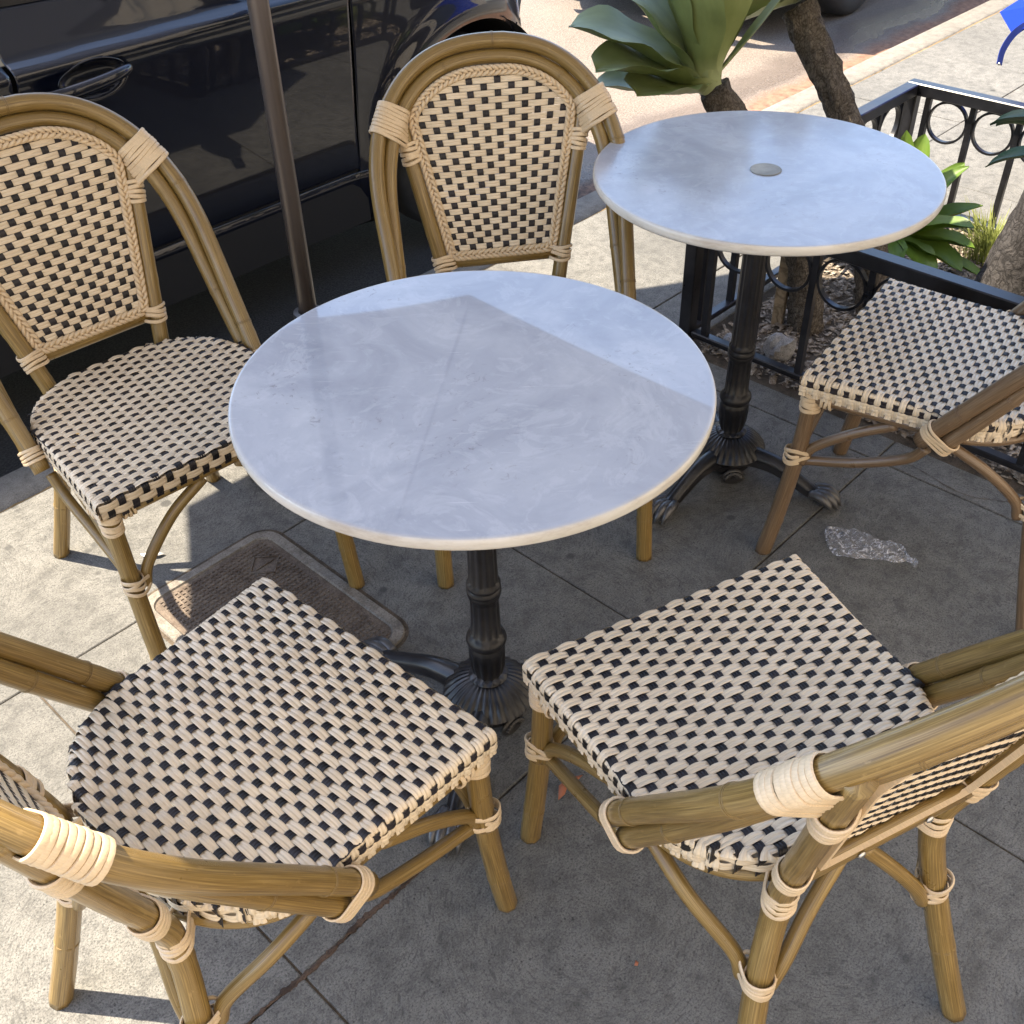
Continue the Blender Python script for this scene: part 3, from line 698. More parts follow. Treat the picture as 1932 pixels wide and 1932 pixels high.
    RPb = .01235; nrow = int((zt-zb)/RPb)-1; NB = 12
    cb = [(j-(NB-1)/2)/(NB/2) for j in range(NB)]
    zr = [zb+.012+RPb*(i+.3) for i in range(nrow)]
    for i, z in enumerate(zr):
        h_ = ph(z)+.001
        if h_ < .02: continue
        hp = PX(z)-.030; ns = max(8, int(2*h_/.0055)); P = []
        for x in np.linspace(-h_, h_, ns):
            k = (x/hp)*(NB/2)+(NB-1)/2; wv = .0018*math.cos(math.pi*(k+i)); P.append(P3(x, z, wv))
        build('cane_strand', [ribbon(P, [-pu]*len(P), [pn]*len(P), RPb*1.0, 2, .0010)], M['cane'], back)
    for j, c_ in enumerate(cb):
        P, Ws = [], []
        for z in np.arange(zb-.004, zt+.004, RPb/3):
            x = c_*(PX(z)-.030)
            if abs(x) > ph(z)+.003: break
            i = (z-zr[0])/RPb; P.append(P3(x, z, -.0018*math.cos(math.pi*(i+j))))
        if len(P) > 3: build('cane_strand', [ribbon(P, [(1, 0, 0)]*len(P), [pn]*len(P), .0138, 3, .0006)], M['cane_black'], back)
    return root
def kids(o): return [c for c in list(bpy.data.objects) if c.parent == o]
def copy_tree(o, par=None, km=None):
    c = o.copy(); col.objects.link(c)
    if par: c.parent = par
    for ch in km.get(o.name, []): copy_tree(ch, c, km)
    return c
def kidmap():
    km = {}
    for o in bpy.data.objects:
        if o.parent: km.setdefault(o.parent.name, []).append(o)
    return km
CHS = [('woven chair at the left edge, its arched back in front of the car door', (-.6699, 1.7044), -47.873),
       ('woven chair tucked in behind the near table, arched back in front of the car wheel', (.0307, 1.9409), -81.026),
       ('woven chair at the front left, its seat corner over the utility cover', (-.3588, .8674), 48.533),
       ('woven chair at the front right seen from behind, screw showing on its back rail', (.322, .901), 115.574),
       ('darker brown framed woven chair beside the iron planter fence', (.8834, 1.7634), 143.702)]
c0 = chair('bistro_chair', CHS[0][0], (*CHS[0][1], 0), R(CHS[0][2]))
km = kidmap(); chairs = [c0]
for lab, (x, y), a in CHS[1:]:
    c = copy_tree(c0, None, km); c.location = (x, y, 0); c.rotation_euler = (0, 0, R(a)-math.pi/2); c['label'] = lab; chairs.append(c)
for o in bpy.data.objects:
    if o.parent == chairs[4] and o.data and o.data.materials[0] == M['bamboo']:
        o.material_slots[0].link = 'OBJECT'; o.material_slots[0].material = M['bamboo_brown']

# ------------------------------------------------------------------ marble tables
def table(loc, feet, label, cap=False, Rr=.3405, fs=1.0):
    t = empty('bistro_table', (*loc, 0)); tag(t, label, 'table', 'round marble tables on black iron pedestals')
    prof = [(.0005, .7195), (Rr-.010, .7195), (Rr-.0095, .7195), (Rr-.004, .7205), (Rr-.001, .7235), (Rr, .727), (Rr, .7335), (Rr-.0006, .7370), (Rr-.0022, .7392), (Rr-.0050, .74), (Rr-.0055, .74), (Rr-.02, .74), (Rr*.5, .74), (.0005, .74)]
    V, f = lathe(prof, 128); top = build('table_top', [(V, f)], M['marble_worn' if cap else 'marble'], t, sharp=35)
    if cap:
        build('hole_cap', [lathe([(.001, .7402), (.030, .7402), (.031, .7415), (.0295, .7425), (.027, .7422), (.001, .7421)], 40)], M['cap'], t, sharp=40)
    def fl(z):
        if .345 < z < .66: return (.09, 12)
        if .225 < z < .31: return (.09, 12)
        if .115 < z < .185: return (.10, 12)
        return (0, 0)
    pc = [(.055, .7165), (.056, .708), (.040, .700), (.030, .690), (.027, .680), (.0295, .675), (.0305, .668), (.0285, .662), (.0245, .657), (.0238, .60), (.0245, .50), (.0252, .40), (.0258, .350),
          (.0268, .347), (.0292, .343), (.0292, .337), (.0272, .334), (.0300, .330), (.0300, .323), (.0272, .320), (.0285, .315), (.0258, .311), (.0255, .30), (.0262, .26), (.0272, .226),
          (.029, .222), (.0345, .216), (.0365, .208), (.034, .200), (.0305, .196), (.032, .190), (.033, .186), (.0335, .17), (.0320, .145), (.0285, .128), (.0270, .122), (.0345, .119), (.0360, .115), (.032, .111)]
    build('column', [lathe(pc, 96, fl)], M['iron'], t, sharp=50)
    def fl2(z): return (.08, 32) if .072 < z < .112 else (0, 0)
    pb = [(.031, .113), (.038, .111), (.049, .106), (.063, .097), (.075, .086), (.083, .077), (.0845, .071), (.080, .066), (.070, .056), (.060, .047), (.056, .040), (.057, .030), (.050, .018), (.030, .012), (.001, .012)]
    build('base', [lathe(pb, 160, fl2)], M['iron'], t, sharp=50)
    for a in feet:
        ca, sa = math.cos(R(a)), math.sin(R(a)); g = []
        def W(r, z, w=0):
            r = r if r < .1 else .1+(r-.1)*fs
            return (r*ca-w*sa, r*sa+w*ca, z)
        P = catmull([W(.030, .058), W(.075, .062), (W(.125, .058)), W(.175, .038), W(.215, .022), W(.250, .020)], 8)
        nP = len(P); tt = np.linspace(0, 1, nP); hgt = .030-.016*tt; wid = .027-.011*np.sin(np.minimum(tt/.8, 1)*math.pi/2)+.004*np.maximum(0, tt-.8)*5
        sect = [(math.cos(q), math.sin(q)*(1+.10*math.cos(6*q))) for q in np.linspace(0, 2*math.pi, 28, endpoint=False)]
        g.append(sweep(P, np.c_[hgt, wid], up=(0, 0, 1), sect=sect))
        for w_ in (-.0085, 0, .0085):
            g.append(sweep(catmull([W(.10, .076, w_), W(.16, .055, w_*.9), W(.205, .034, w_*.8), W(.232, .031, w_)], 5), .0040, 8))
        gl = g; build('foot', g, M['iron'], t); g = []
        for w_, dr in ((-.021, -.004), (-.0075, .004), (.0075, .004), (.021, -.004)):
            Q = catmull([W(.222+dr, .026, w_*.7), W(.246+dr, .031, w_), W(.266+dr, .022, w_*1.1), W(.281+dr, .005, w_*1.15)], 5)
            g.append(sweep(Q, [.010, .0112, .011, .0108, .0110, .0112, .0112, .0108, .0104, .0098, .009, .0082, .007, .0055, .0035, .002][:len(Q)], 10))
        g.append(sweep([W(.235, .011, 0), W(.26, .011, 0)], [.016, .014], 12))
        build('claw', g, M['claw'], t)
    for a in ((feet[0]+feet[1])/2,):
        ca, sa = math.cos(R(a)), math.sin(R(a)); g = []
        # small cast rosette on the hub between two legs
        for k in range(9):
            th = R(20+k*17.5); rr_ = .024
            p = (.066*ca-rr_*math.cos(th)*sa, .066*sa+rr_*math.cos(th)*ca, .014+rr_*math.sin(th)*.95)
            q_ = (.064*ca-.008*math.cos(th)*sa, .064*sa+.008*math.cos(th)*ca, .016+.008*math.sin(th))
            g.append(sweep([q_, p], [.003, .0052], 8))
        dsk = lathe([(.001, .0), (.026, .0), (.028, .004), (.022, .008), (.001, .008)], 30)
        g.append(([(( .056+z)*ca-x*sa, (.056+z)*sa+x*ca, .020+y*.8) for x, y, z in dsk[0]], dsk[1]))
        build('rosette', g, M['iron'], t)
    return t
table((-.0515, 1.2995), (-105, 14, 147), 'near round white marble table with plain top, in the middle of the chairs', Rr=.3480, fs=1.16)
table((.5203, 2.0357), (-136, -36, 96), 'far round white marble table with a grey plug in its centre, by the planter', cap=True)

# ------------------------------------------------------------------ umbrella over the tables
PC = (-.449, 2.155)
um = empty('patio_umbrella', (*PC, 0)); tag(um, 'open patio umbrella whose brown pole stands in front of the dark car door', 'umbrella')
build('pole', [sweep([(0, 0, .36), (0, 0, 1.2), (0, 0, 2.12)], .0205, 24)], M['pole'], um)
build('base_collar', [lathe([(.030, .05), (.030, .375), (.034, .378), (.034, .392), (.0225, .394), (.0225, .38)], 28)], M['iron'], um, sharp=40)
build('base_plate', [lathe([(.001, 0), (.21, 0), (.215, .01), (.20, .035), (.05, .06), (.03, .08), (.001, .08)], 48)], M['iron'], um, sharp=40)
hem = [(-1.335, .90), (-1.633, 2.28), (-.697, 3.235), (-.13, 3.375), (.93, 2.33), (.90, .60), (-.15, .50)]
HZ, AP = 1.765, 2.17
V = []; f = []
nh = len(hem); SUBD = 8
bd = []
for i in range(nh):
    a = np.array(hem[i]); b = np.array(hem[(i+1) % nh]); mid = (np.array(PC)-(a+b)/2); mid = mid/np.linalg.norm(mid)
    for k in range(SUBD):
        t = k/SUBD; p = a+(b-a)*t+mid*.012*math.sin(math.pi*t); bd.append((p[0]-PC[0], p[1]-PC[1], HZ+.004*math.sin(math.pi*t)))
nbd = len(bd)
for lv in (0, .03, .35, .7, 1):
    for p in bd: V.append((p[0]*lv, p[1]*lv, AP-(AP-p[2])*lv**1.05))
for p in bd: V.append((p[0]*1.002, p[1]*1.002, p[2]-.055))
for l_ in range(5):
    for i in range(nbd): j = (i+1) % nbd; f.append((l_*nbd+i, l_*nbd+j, (l_+1)*nbd+j, (l_+1)*nbd+i))
build('canopy', [(V, f)], M['canopy'], um, sharp=30)
for i in range(nh):
    p = hem[i]; build('rib', [sweep([(0, 0, AP-.035), ((p[0]-PC[0])*.98, (p[1]-PC[1])*.98, HZ-.012)], .006, 8)], M['pole'], um)

# ------------------------------------------------------------------ utility cover
uc = empty('utility_cover', CW(.765, -.905, 0), UA); tag(uc, 'rounded rectangular utility box cover with a waffle tread set in the pavement', 'utility cover')
def rrect(hx, hy, r, n=8):
    out = []
    for cx, cy, a0 in ((hx-r, hy-r, 0), (-hx+r, hy-r, 90), (-hx+r, -hy+r, 180), (hx-r, -hy+r, 270)):
        out += [(cx+r*math.cos(R(a0+90*k/n)), cy+r*math.sin(R(a0+90*k/n))) for k in range(n+1)]
    return out
def ringmesh(loops):
    V = []; f = []; n = len(loops[0][0])
    for pts, z in loops: V += [(x, y, z) for x, y in pts]
    for k in range(len(loops)-1):
        for i in range(n): j = (i+1) % n; f.append((k*n+i, k*n+j, (k+1)*n+j, (k+1)*n+i))
    return V, f
HX, HY = .175, .25
build('gap', [ringmesh([(rrect(HX+.008, HY+.008, .058), .0012), (rrect(HX+.0, HY+.0, .05), .0014)])], M['joint'], uc, smooth=False)
build('rim', [ringmesh([(rrect(HX, HY, .05), .0005), (rrect(HX-.002, HY-.002, .049), .005), (rrect(HX-.022, HY-.022, .034), .0055), (rrect(HX-.025, HY-.025, .031), .0008)])], M['coverrim'], uc, sharp=40)
pts = rrect(HX-.025, HY-.025, .031); build('lid', [([(x, y, .0018) for x, y in pts], [tuple(range(len(pts)))])], M['cover'], uc, smooth=False)
g = []; px_ = .0118; ext = (HX-.034, HY-.034)
for i in range(-30, 31):
    for j in range(-40, 41):
        x, y = i*px_, j*px_
        if abs(x) > ext[0] or abs(y) > ext[1]: continue
        if abs(x-.09)+abs(y-.145) < .042: continue
        h = .0030; v = [(x-h*1.3, y-h*1.3, .0023), (x+h*1.3, y-h*1.3, .0023), (x+h*1.3, y+h*1.3, .0023), (x-h*1.3, y+h*1.3, .0023), (x-h, y-h, .0042), (x+h, y-h, .0042), (x+h, y+h, .0042), (x-h, y+h, .0042)]
        g.append((v, [(0, 1, 5, 4), (1, 2, 6, 5), (2, 3, 7, 6), (3, 0, 4, 7), (4, 5, 6, 7)]))
tp = build('tread_pattern', g, M['cover'], uc, smooth=False); tp['kind'] = 'stuff'
dm = []
for a, b in (((.052, .145), (.09, .182)), ((.09, .182), (.128, .145)), ((.128, .145), (.09, .108)), ((.09, .108), (.052, .145)), ((.066, .145), (.114, .145))):
    dm.append(sweep([(*a, .003), (*b, .003)], .0022, 6))
build('emblem', dm, M['cover'], uc)

# ------------------------------------------------------------------ planter fence
fn = empty('planter_fence', CW(0, 0, 0), UA); tag(fn, 'low black iron planter fence with rings under its flat top rail', 'fence')
u0, u1, n1, n0_ = 2.245, 3.425, -.880, -2.45
ZT, ZBt = .428, .390
def rail(name, a): build(name, [box(*a, .003)], M['fence'], fn, smooth=False)
hw = .021
rail('top_rail', (u0-hw, u0+hw, n0_, n1+hw, ZBt, ZT)); rail('top_rail', (u1-hw, u1+hw, n0_, n1+hw, ZBt, ZT))
rail('top_rail', (u0+hw+.0005, u1-hw-.0005, n1-hw, n1+hw, ZBt, ZT-.001))
bz = (.022, .040)
rail('bottom_rail', (u0-.014, u0+.014, n0_, n1-.02, *bz)); rail('bottom_rail', (u1-.014, u1+.014, n0_, n1-.02, *bz)); rail('bottom_rail', (u0+.02, u1-.02, n1-.014, n1+.014, *bz))
for u in (u0, u1): rail('corner_post', (u-.019, u+.019, n1-.019, n1+.019, 0, ZBt-.0005))
def fence_run(p0, d, length, start):
    s = start; first = True
    while s < length:
        c = (p0[0]+d[0]*s, p0[1]+d[1]*s); b = box(c[0]-.0088, c[0]+.0088, c[1]-.0088, c[1]+.0088, bz[1]-.002, ZBt+.001)
        build('baluster', [b], M['fence'], fn, smooth=False)
        s2 = s+.075
        if s2 < length-.03:
            c = np.array((p0[0]+d[0]*s2, p0[1]+d[1]*s2, ZBt-.0665)); a = np.array((d[0], d[1], 0))
            P = [c+.0635*(a*math.cos(t)+np.array((0, 0, 1))*math.sin(t)) for t in np.linspace(0, 2*math.pi, 32, endpoint=False)]
            build('ring', [sweep(P, np.tile((.0036, .0070), (32, 1)), closed=True, up=norm(np.array(P)-c), sect=[(1, 1), (-1, 1), (-1, -1), (1, -1)])], M['fence'], fn, sharp=40)
        s += .15
fence_run((u0, n1), (0, -1), n1-n0_, .060); fence_run((u1, n1), (0, -1), n1-n0_, .055); fence_run((u0, n1), (1, 0), u1-u0-.03, .06)

# ------------------------------------------------------------------ planter bed
bu0, bu1, bn0, bn1 = 2.20, 3.43, -2.49, -.905
nx, ny = 60, 80; V = []; f = []
hts = npr.random((nx+1, ny+1))
for _ in range(2): hts = (hts+np.roll(hts, 1, 0)+np.roll(hts, 1, 1)+np.roll(hts, -1, 0))/4
for i in range(nx+1):
    for j in range(ny+1):
        V.append((bu0+(bu1-bu0)*i/nx, bn0+(bn1-bn0)*j/ny, -.022+.05*(hts[i, j]-.5)))
for i in range(nx):
    for j in range(ny): k = i*(ny+1)+j; f.append((k, k+ny+1, k+ny+2, k+1))
tag(build('planter_soil', [(V, f)], M['soil'], loc=ORG, rz=UA), kind='structure')
g = []
for k in range(15000):
    u, n_ = rng.uniform(bu0+.02, bu1-.02), rng.uniform(-2.2, bn1-.02); a = rng.uniform(0, 6.28); l_ = rng.choice((.004, .006, .008, .014)); w_ = l_*rng.uniform(.25, .7); z = -.010+.014*rng.random()
    ca, sa = math.cos(a), math.sin(a); tz = rng.uniform(-.5, .5)*l_; h = w_*.35
    v = []
    for (x, y, q) in ((-1, -1, 0), (1, -.8, 0), (1, 1, 0), (-1, .9, 0), (-.7, -.6, 1), (.8, -.5, 1), (.6, .7, 1), (-.8, .6, 1)):
        v.append((u+x*l_*ca-y*w_*sa, n_+x*l_*sa+y*w_*ca, z+tz*x+q*h))
    g.append((v, [(0, 1, 5, 4), (1, 2, 6, 5), (2, 3, 7, 6), (3, 0, 4, 7), (4, 5, 6, 7)]))
tag(build('mulch', g, M['chip'], loc=ORG, rz=UA, smooth=False), 'loose bark and gravel mulch strewn over the planter bed', 'mulch', kind='stuff')
def rock(u, n_, s, label):
    V = []; f = []; a = 14; b = 8; sd = rng.random()*10
    for i in range(b+1):
        for j in range(a):
            ph_ = math.pi*i/b; th = 2*math.pi*j/a; d = np.array((math.sin(ph_)*math.cos(th), math.sin(ph_)*math.sin(th), math.cos(ph_)))
            k = 1+.22*math.sin(3*d[0]+sd+2*d[1])+.16*math.sin(5*d[1]+sd*2+3*d[2])+.06*rng.random()
            V.append(tuple(d*k*np.array(s)))
    for i in range(b):
        for j in range(a): f.append((i*a+j, (i+1)*a+j, (i+1)*a+(j+1) % a, i*a+(j+1) % a))
    o = build('rock', [(V, f)], M['rock'], sharp=28, loc=CW(u, n_, s[2]*.45), rz=rng.random()*3); tag(o, label, 'rock')
rock(2.34, -1.125, (.042, .032, .04), 'pale grey rock at the foot of the fence, just right of the far table column')
rock(2.70, -1.32, (.075, .05, .045), 'flat grey rock in the bed seen through a fence ring')
rock(2.30, -.99, (.03, .02, .018), 'small pale stone in the bed near the fence corner')
st = build('wood_stake', [box(-.016, .016, -.016, .016, -.03, .34, .002)], M['wood'], smooth=False, loc=CW(2.5, -1.02, 0), rz=UA+.3); tag(st, 'square wooden stake standing beside the dark agave stem behind the fence', 'stake')

# ------------------------------------------------------------------ plants
def trunk_mesh(pts, radii, seg=22, rough=.12):
    P = catmull(pts, 10); r = np.interp(np.linspace(0, 1, len(P)), np.linspace(0, 1, len(radii)), radii)
    V, f, U = sweep(P, r, seg); V = np.array(V); n = len(P)
    C = np.repeat(P, seg, 0); d = V-C; k = 1+rough*(npr.random(len(V))-.5)*2; V = C+d*k[:, None]
    return V, f, U
def leaf(base, az, el, L, Wd, droop=.5, cup=.25, tipw=.0, wob=.03, seg=16, belly=.42, blunt=2.0):
    """fleshy tapering leaf from base, azimuth az, elevation el"""
    P = []; p = np.array(base, float); e = el; s = L/seg
    for i in range(seg+1):
        P.append(p.copy()); d = np.array((math.cos(e)*math.cos(az), math.cos(e)*math.sin(az), math.sin(e))); p = p+d*s; e -= droop/seg*(.4+1.2*i/seg)
    P = np.array(P); T = norm(np.gradient(P, axis=0)); side = np.array((-math.sin(az), math.cos(az), 0)); Nn = np.cross(T, side); Nn = Nn*np.sign(Nn[:, 2:3]+1e-6)
    V = []; U = []; f = []; m = 9
    for i in range(seg+1):
        t = i/seg; w = Wd*((t/belly)**.75 if t < belly else max(0, 1-((t-belly)/(1-belly))**blunt)**.62)
        w = max(w, Wd*.34*(1-t)**.3 if t < .3 else 0)+.0015
        for j in range(m):
            a = (j/(m-1)-.5)*2; rip = wob*Wd*math.sin(t*17+a*2+az*3)*abs(a)
            V.append(P[i]+side*a*w/2+Nn[i]*(cup*w*abs(a)**1.7+rip)); U.append(((a+1)*.05, t))
    for i in range(seg):
        for j in range(m-1): k = i*m+j; f.append((k, k+1, k+m+1, k+m))
    n = len(V)
    for i in range(seg+1):      # underside for thickness
        t = i/seg; th = .012*(1-t)*Wd/.1+.0015
        for j in range(m): a = (j/(m-1)-.5)*2; V.append(V[i*m+j]-Nn[i]*th*(1-a*a)); U.append(U[i*m+j])
    for i in range(seg):
        for j in range(m-1): k = n+i*m+j; f.append((k, k+m, k+m+1, k+1))
    return V, f, U
def W3(u, n_, z): return np.array(CW(u, n_, z))
def plant(name, label, cat, base, trunk, radii, head, leaves, lm, bm, rough=.12):
    o = empty(name, base); tag(o, label, cat); b = np.array(base)
    if trunk is not None: build('trunk', [trunk_mesh([np.array(p)-b for p in trunk], radii, rough=rough)], bm, o)
    for lf in leaves: build('leaf', [leaf(np.array(head)-b+np.array(lf.get('o', (0, 0, 0))), R(lf['a']), R(lf['e']), lf['l'], lf['w'], lf.get('d', .5), lf.get('c', .25), wob=lf.get('wob', .03), belly=lf.get('b', .5), blunt=lf.get('bl', 2.0))], lf.get('m', lm), o)
    return o
h1 = W3(2.30, -.835, .69)
L1 = [dict(a=178, e=34, l=.38, w=.25, d=.6, b=.66, c=.10, wob=.025, bl=2.6), dict(a=203, e=24, l=.33, w=.23, d=.5, b=.62, c=.12, bl=2.6), dict(a=222, e=10, l=.27, w=.19, d=.1, b=.62, c=.12, bl=2.6), dict(a=158, e=52, l=.38, w=.25, d=.5, b=.62, c=.1, bl=2.6),
      dict(a=176, e=66, l=.42, w=.22, d=.15, b=.6, c=.12, bl=2.4), dict(a=215, e=66, l=.36, w=.21, d=.1, b=.6, c=.12, bl=2.4), dict(a=262, e=74, l=.40, w=.19, d=-.05, b=.6, c=.14, bl=2.4), dict(a=120, e=62, l=.46, w=.20, d=.3, b=.6, bl=2.4),
      dict(a=310, e=78, l=.40, w=.14, d=-.05, b=.6, c=.14, bl=2.4), dict(a=35, e=68, l=.44, w=.16, d=.1, b=.6, c=.12, bl=2.4), dict(a=2, e=50, l=.46, w=.05, d=-.15, b=.5, c=.1), dict(a=75, e=50, l=.44, w=.18, d=.5, b=.6, bl=2.4), dict(a=100, e=26, l=.42, w=.17, d=.6, b=.6, bl=2.4),
      dict(a=330, e=84, l=.36, w=.13, d=.0, c=.1), dict(a=190, e=4, l=.29, w=.17, d=.0, b=.6, c=.1, bl=2.4)]
plant('agave', 'agave with big broad green leaves on a short dark stem behind the far table', 'agave', CW(2.533, -1.10, 0),
      [W3(2.533, -1.10, -.02), W3(2.51, -1.05, .22), W3(2.43, -.94, .46), W3(2.315, -.845, .675)], (.048, .043, .039, .040), h1, L1, M['agave'], M['agbark'], .16)
h2 = W3(2.72, -.80, .80)
L2 = [dict(a=180, e=8, l=.34, w=.12, d=.5), dict(a=205, e=-8, l=.28, w=.11, d=.2), dict(a=160, e=30, l=.36, w=.12), dict(a=230, e=30, l=.3, w=.12), dict(a=270, e=50, l=.3, w=.12), dict(a=310, e=40, l=.3, w=.12), dict(a=350, e=28, l=.34, w=.12),
      dict(a=40, e=40, l=.34, w=.12), dict(a=90, e=35, l=.34, w=.12), dict(a=125, e=25, l=.36, w=.12), dict(a=200, e=65, l=.3, w=.11), dict(a=20, e=70, l=.3, w=.11), dict(a=110, e=72, l=.32, w=.11)]
plant('agave', 'taller agave with a thick rough trunk leaning out at the top of the photo', 'agave', CW(2.74, -1.20, 0),
      [W3(2.74, -1.20, -.02), W3(2.73, -1.13, .27), W3(2.711, -1.0, .545), W3(2.72, -.82, .78)], (.050, .043, .040, .044), h2, L2, M['agave_pale'], M['agbark'], .2)
h3 = W3(3.0, -1.10, .12)
L3 = [dict(a=60, e=62, l=.30, w=.085, d=.1), dict(a=85, e=70, l=.30, w=.07, d=.1), dict(a=30, e=38, l=.30, w=.075, d=.2), dict(a=5, e=20, l=.27, w=.07, d=.2), dict(a=340, e=2, l=.24, w=.085, d=.3), dict(a=310, e=-4, l=.24, w=.10, d=.25),
      dict(a=285, e=-6, l=.22, w=.09, d=.2), dict(a=250, e=0, l=.22, w=.08, d=.3), dict(a=120, e=40, l=.3, w=.08), dict(a=160, e=40, l=.3, w=.08), dict(a=200, e=25, l=.26, w=.08), dict(a=320, e=30, l=.24, w=.08), dict(a=15, e=52, l=.28, w=.07), dict(a=325, e=-12, l=.3, w=.06, d=.1)]
plant('agave_pup', 'low yellow green agave rosette peeping out right of the far table', 'agave', CW(3.0, -1.10, 0), [W3(3.0, -1.10, -.02), W3(3.0, -1.10, .06), W3(3.0, -1.10, .13)], (.03, .028, .02), h3, L3, M['shrub'], M['agbark'])
h4 = W3(2.42, -1.80, .62)
L4 = [dict(a=140, e=52, l=.34, w=.075, d=1.7, b=.4), dict(a=165, e=40, l=.30, w=.06, d=1.5, b=.4), dict(a=118, e=34, l=.36, w=.10, d=1.25, b=.45), dict(a=90, e=50, l=.36, w=.08, d=1.4), dict(a=60, e=45, l=.36, w=.08, d=1.4), dict(a=20, e=45, l=.36, w=.08, d=1.4),
      dict(a=330, e=45, l=.3, w=.08, d=1.3), dict(a=45, e=70, l=.4, w=.08, d=1.2)]
plant('dracaena', 'dark green plant whose arching pointed leaves reach in from the right edge over the fence', 'plant', CW(2.55, -1.86, 0), [W3(2.55, -1.86, -.02), W3(2.5, -1.84, .3), W3(2.42, -1.80, .62)], (.016, .014, .012), h4, L4, M['darkleaf'], M['agbark'])
tb = W3(2.92, -1.52, 0)
tr_ = empty('tree', tuple(tb)); tag(tr_, 'grey barked tree rising from the planter at the right edge', 'tree')
build('trunk', [trunk_mesh([(0, 0, -.05), (.02, .0, .12), (.10, .01, .5), (.22, .03, 1.1), (.36, .05, 2.0), (.5, .1, 3.2)], (.165, .130, .115, .105, .095, .085), 40, .035)], M['bark'], tr_)
cg = []
for k in range(900):
    a = rng.uniform(0, 6.28); rr_ = 1.3*math.sqrt(rng.random()); z = 3.5+rng.uniform(-.4, 1.2); c = np.array((1.9+rr_*math.cos(a), .2+rr_*math.sin(a), z)); t = norm(npr.normal(size=3)); s = norm(np.cross(t, npr.normal(size=3))); l_ = .10; w_ = .045
    cg.append(([c-t*l_*.5, c+s*w_*.5, c+t*l_*.5, c-s*w_*.5], [(0, 1, 2, 3)]))
build('crown', cg, M['darkleaf'], tr_, smooth=False)
build('branch', [trunk_mesh([(.42, .07, 2.6), (1.0, .12, 3.2), (1.7, .2, 3.9)], (.05, .04, .03), 12, .03)], M['bark'], tr_)
g = []
for k in range(420):
    a = rng.uniform(0, 6.28); rr_ = abs(rng.gauss(0, .055)); b = np.array((rr_*math.cos(a), rr_*math.sin(a), -.02)); h = rng.uniform(.05, .15); dx = np.array((math.cos(a), math.sin(a), 0))*h*rng.uniform(.1, .9); s = np.array((-math.sin(a), math.cos(a), 0))*.0022
    m_ = b+dx*.4+np.array((0, 0, h*.7)); e = b+dx+np.array((0, 0, h)); g.append(([b-s, b+s, m_+s*.8, m_-s*.8, e], [(0, 1, 2, 3), (3, 2, 4)]))
tag(build('grass_tuft', g, M['grass'], loc=CW(3.30, -1.29, 0), smooth=False), 'sunlit tuft of thin yellow green grass inside the back fence', 'grass', kind='stuff')

# ------------------------------------------------------------------ litter
def flat(name, pts, z, m, label, cat, th=.0012, curl=.004):
    c = np.mean(pts, axis=0); n = len(pts); V = [(0, 0, z+curl)]+[(p[0]-c[0], p[1]-c[1], z+curl*rng.random()) for p in pts]
    V += [(x, y, q-th) for x, y, q in V]; f = [(0, 1+i, 1+(i+1) % n) for i in range(n)]+[(n+1, n+2+(i+1) % n, n+2+i) for i in range(n)]+[(1+i, n+2+i, n+2+(i+1) % n, 1+(i+1) % n) for i in range(n)]
    o = build(name, [(V, f)], m, loc=(c[0], c[1], 0)); return tag(o, label, cat)
flat('dry_leaf', [(.066, 1.10), (.068, 1.122), (.084, 1.140), (.112, 1.150), (.104, 1.140), (.086, 1.128), (.078, 1.108)], .004, M['leafred'], 'curled red and cream dry leaf on the pavement beneath the front right chair', 'leaf', curl=.012)
flat('dry_leaf', [(.166, .80), (.169, .808), (.173, .804), (.171, .799)], .003, M['leafred'], 'tiny orange leaf scrap on the bare grey pavement at the bottom', 'leaf', curl=.003)
flat('white_petal', [(-.83, 1.775), (-.80, 1.785), (-.775, 1.778), (-.79, 1.768), (-.82, 1.766)], .003, M['paper'], 'white petal on the sunlit pavement beside the left chair leg', 'petal', curl=.006)
# crumpled film
nx, ny = 34, 14; V = []; f = []
A_, B_ = np.array((.70, 1.79)), np.array((.865, 1.665)); d_ = B_-A_; s_ = np.array((-d_[1], d_[0]))/np.linalg.norm(d_)
for i in range(nx+1):
    t = i/nx; wd = .009+.044*math.sin(math.pi*min(1, t*1.15))**.8*(1+.3*math.sin(t*9))
    for j in range(ny+1):
        a = (j/ny-.5)*2; p = A_+d_*t+s_*(a*wd-.012*math.sin(t*6)); V.append((p[0]-A_[0], p[1]-A_[1], .003+.016*abs(math.sin(t*17+a*4)*math.cos(a*6+t*9))*(1-a*a*.6)+.003*rng.random()))
for i in range(nx):
    for j in range(ny): k = i*(ny+1)+j; f.append((k, k+ny+1, k+ny+2, k+1))
tag(build('plastic_film', [(V, f)], M['film'], loc=(A_[0], A_[1], 0)), 'scrap of crumpled clear plastic film lying on the shaded pavement', 'plastic')

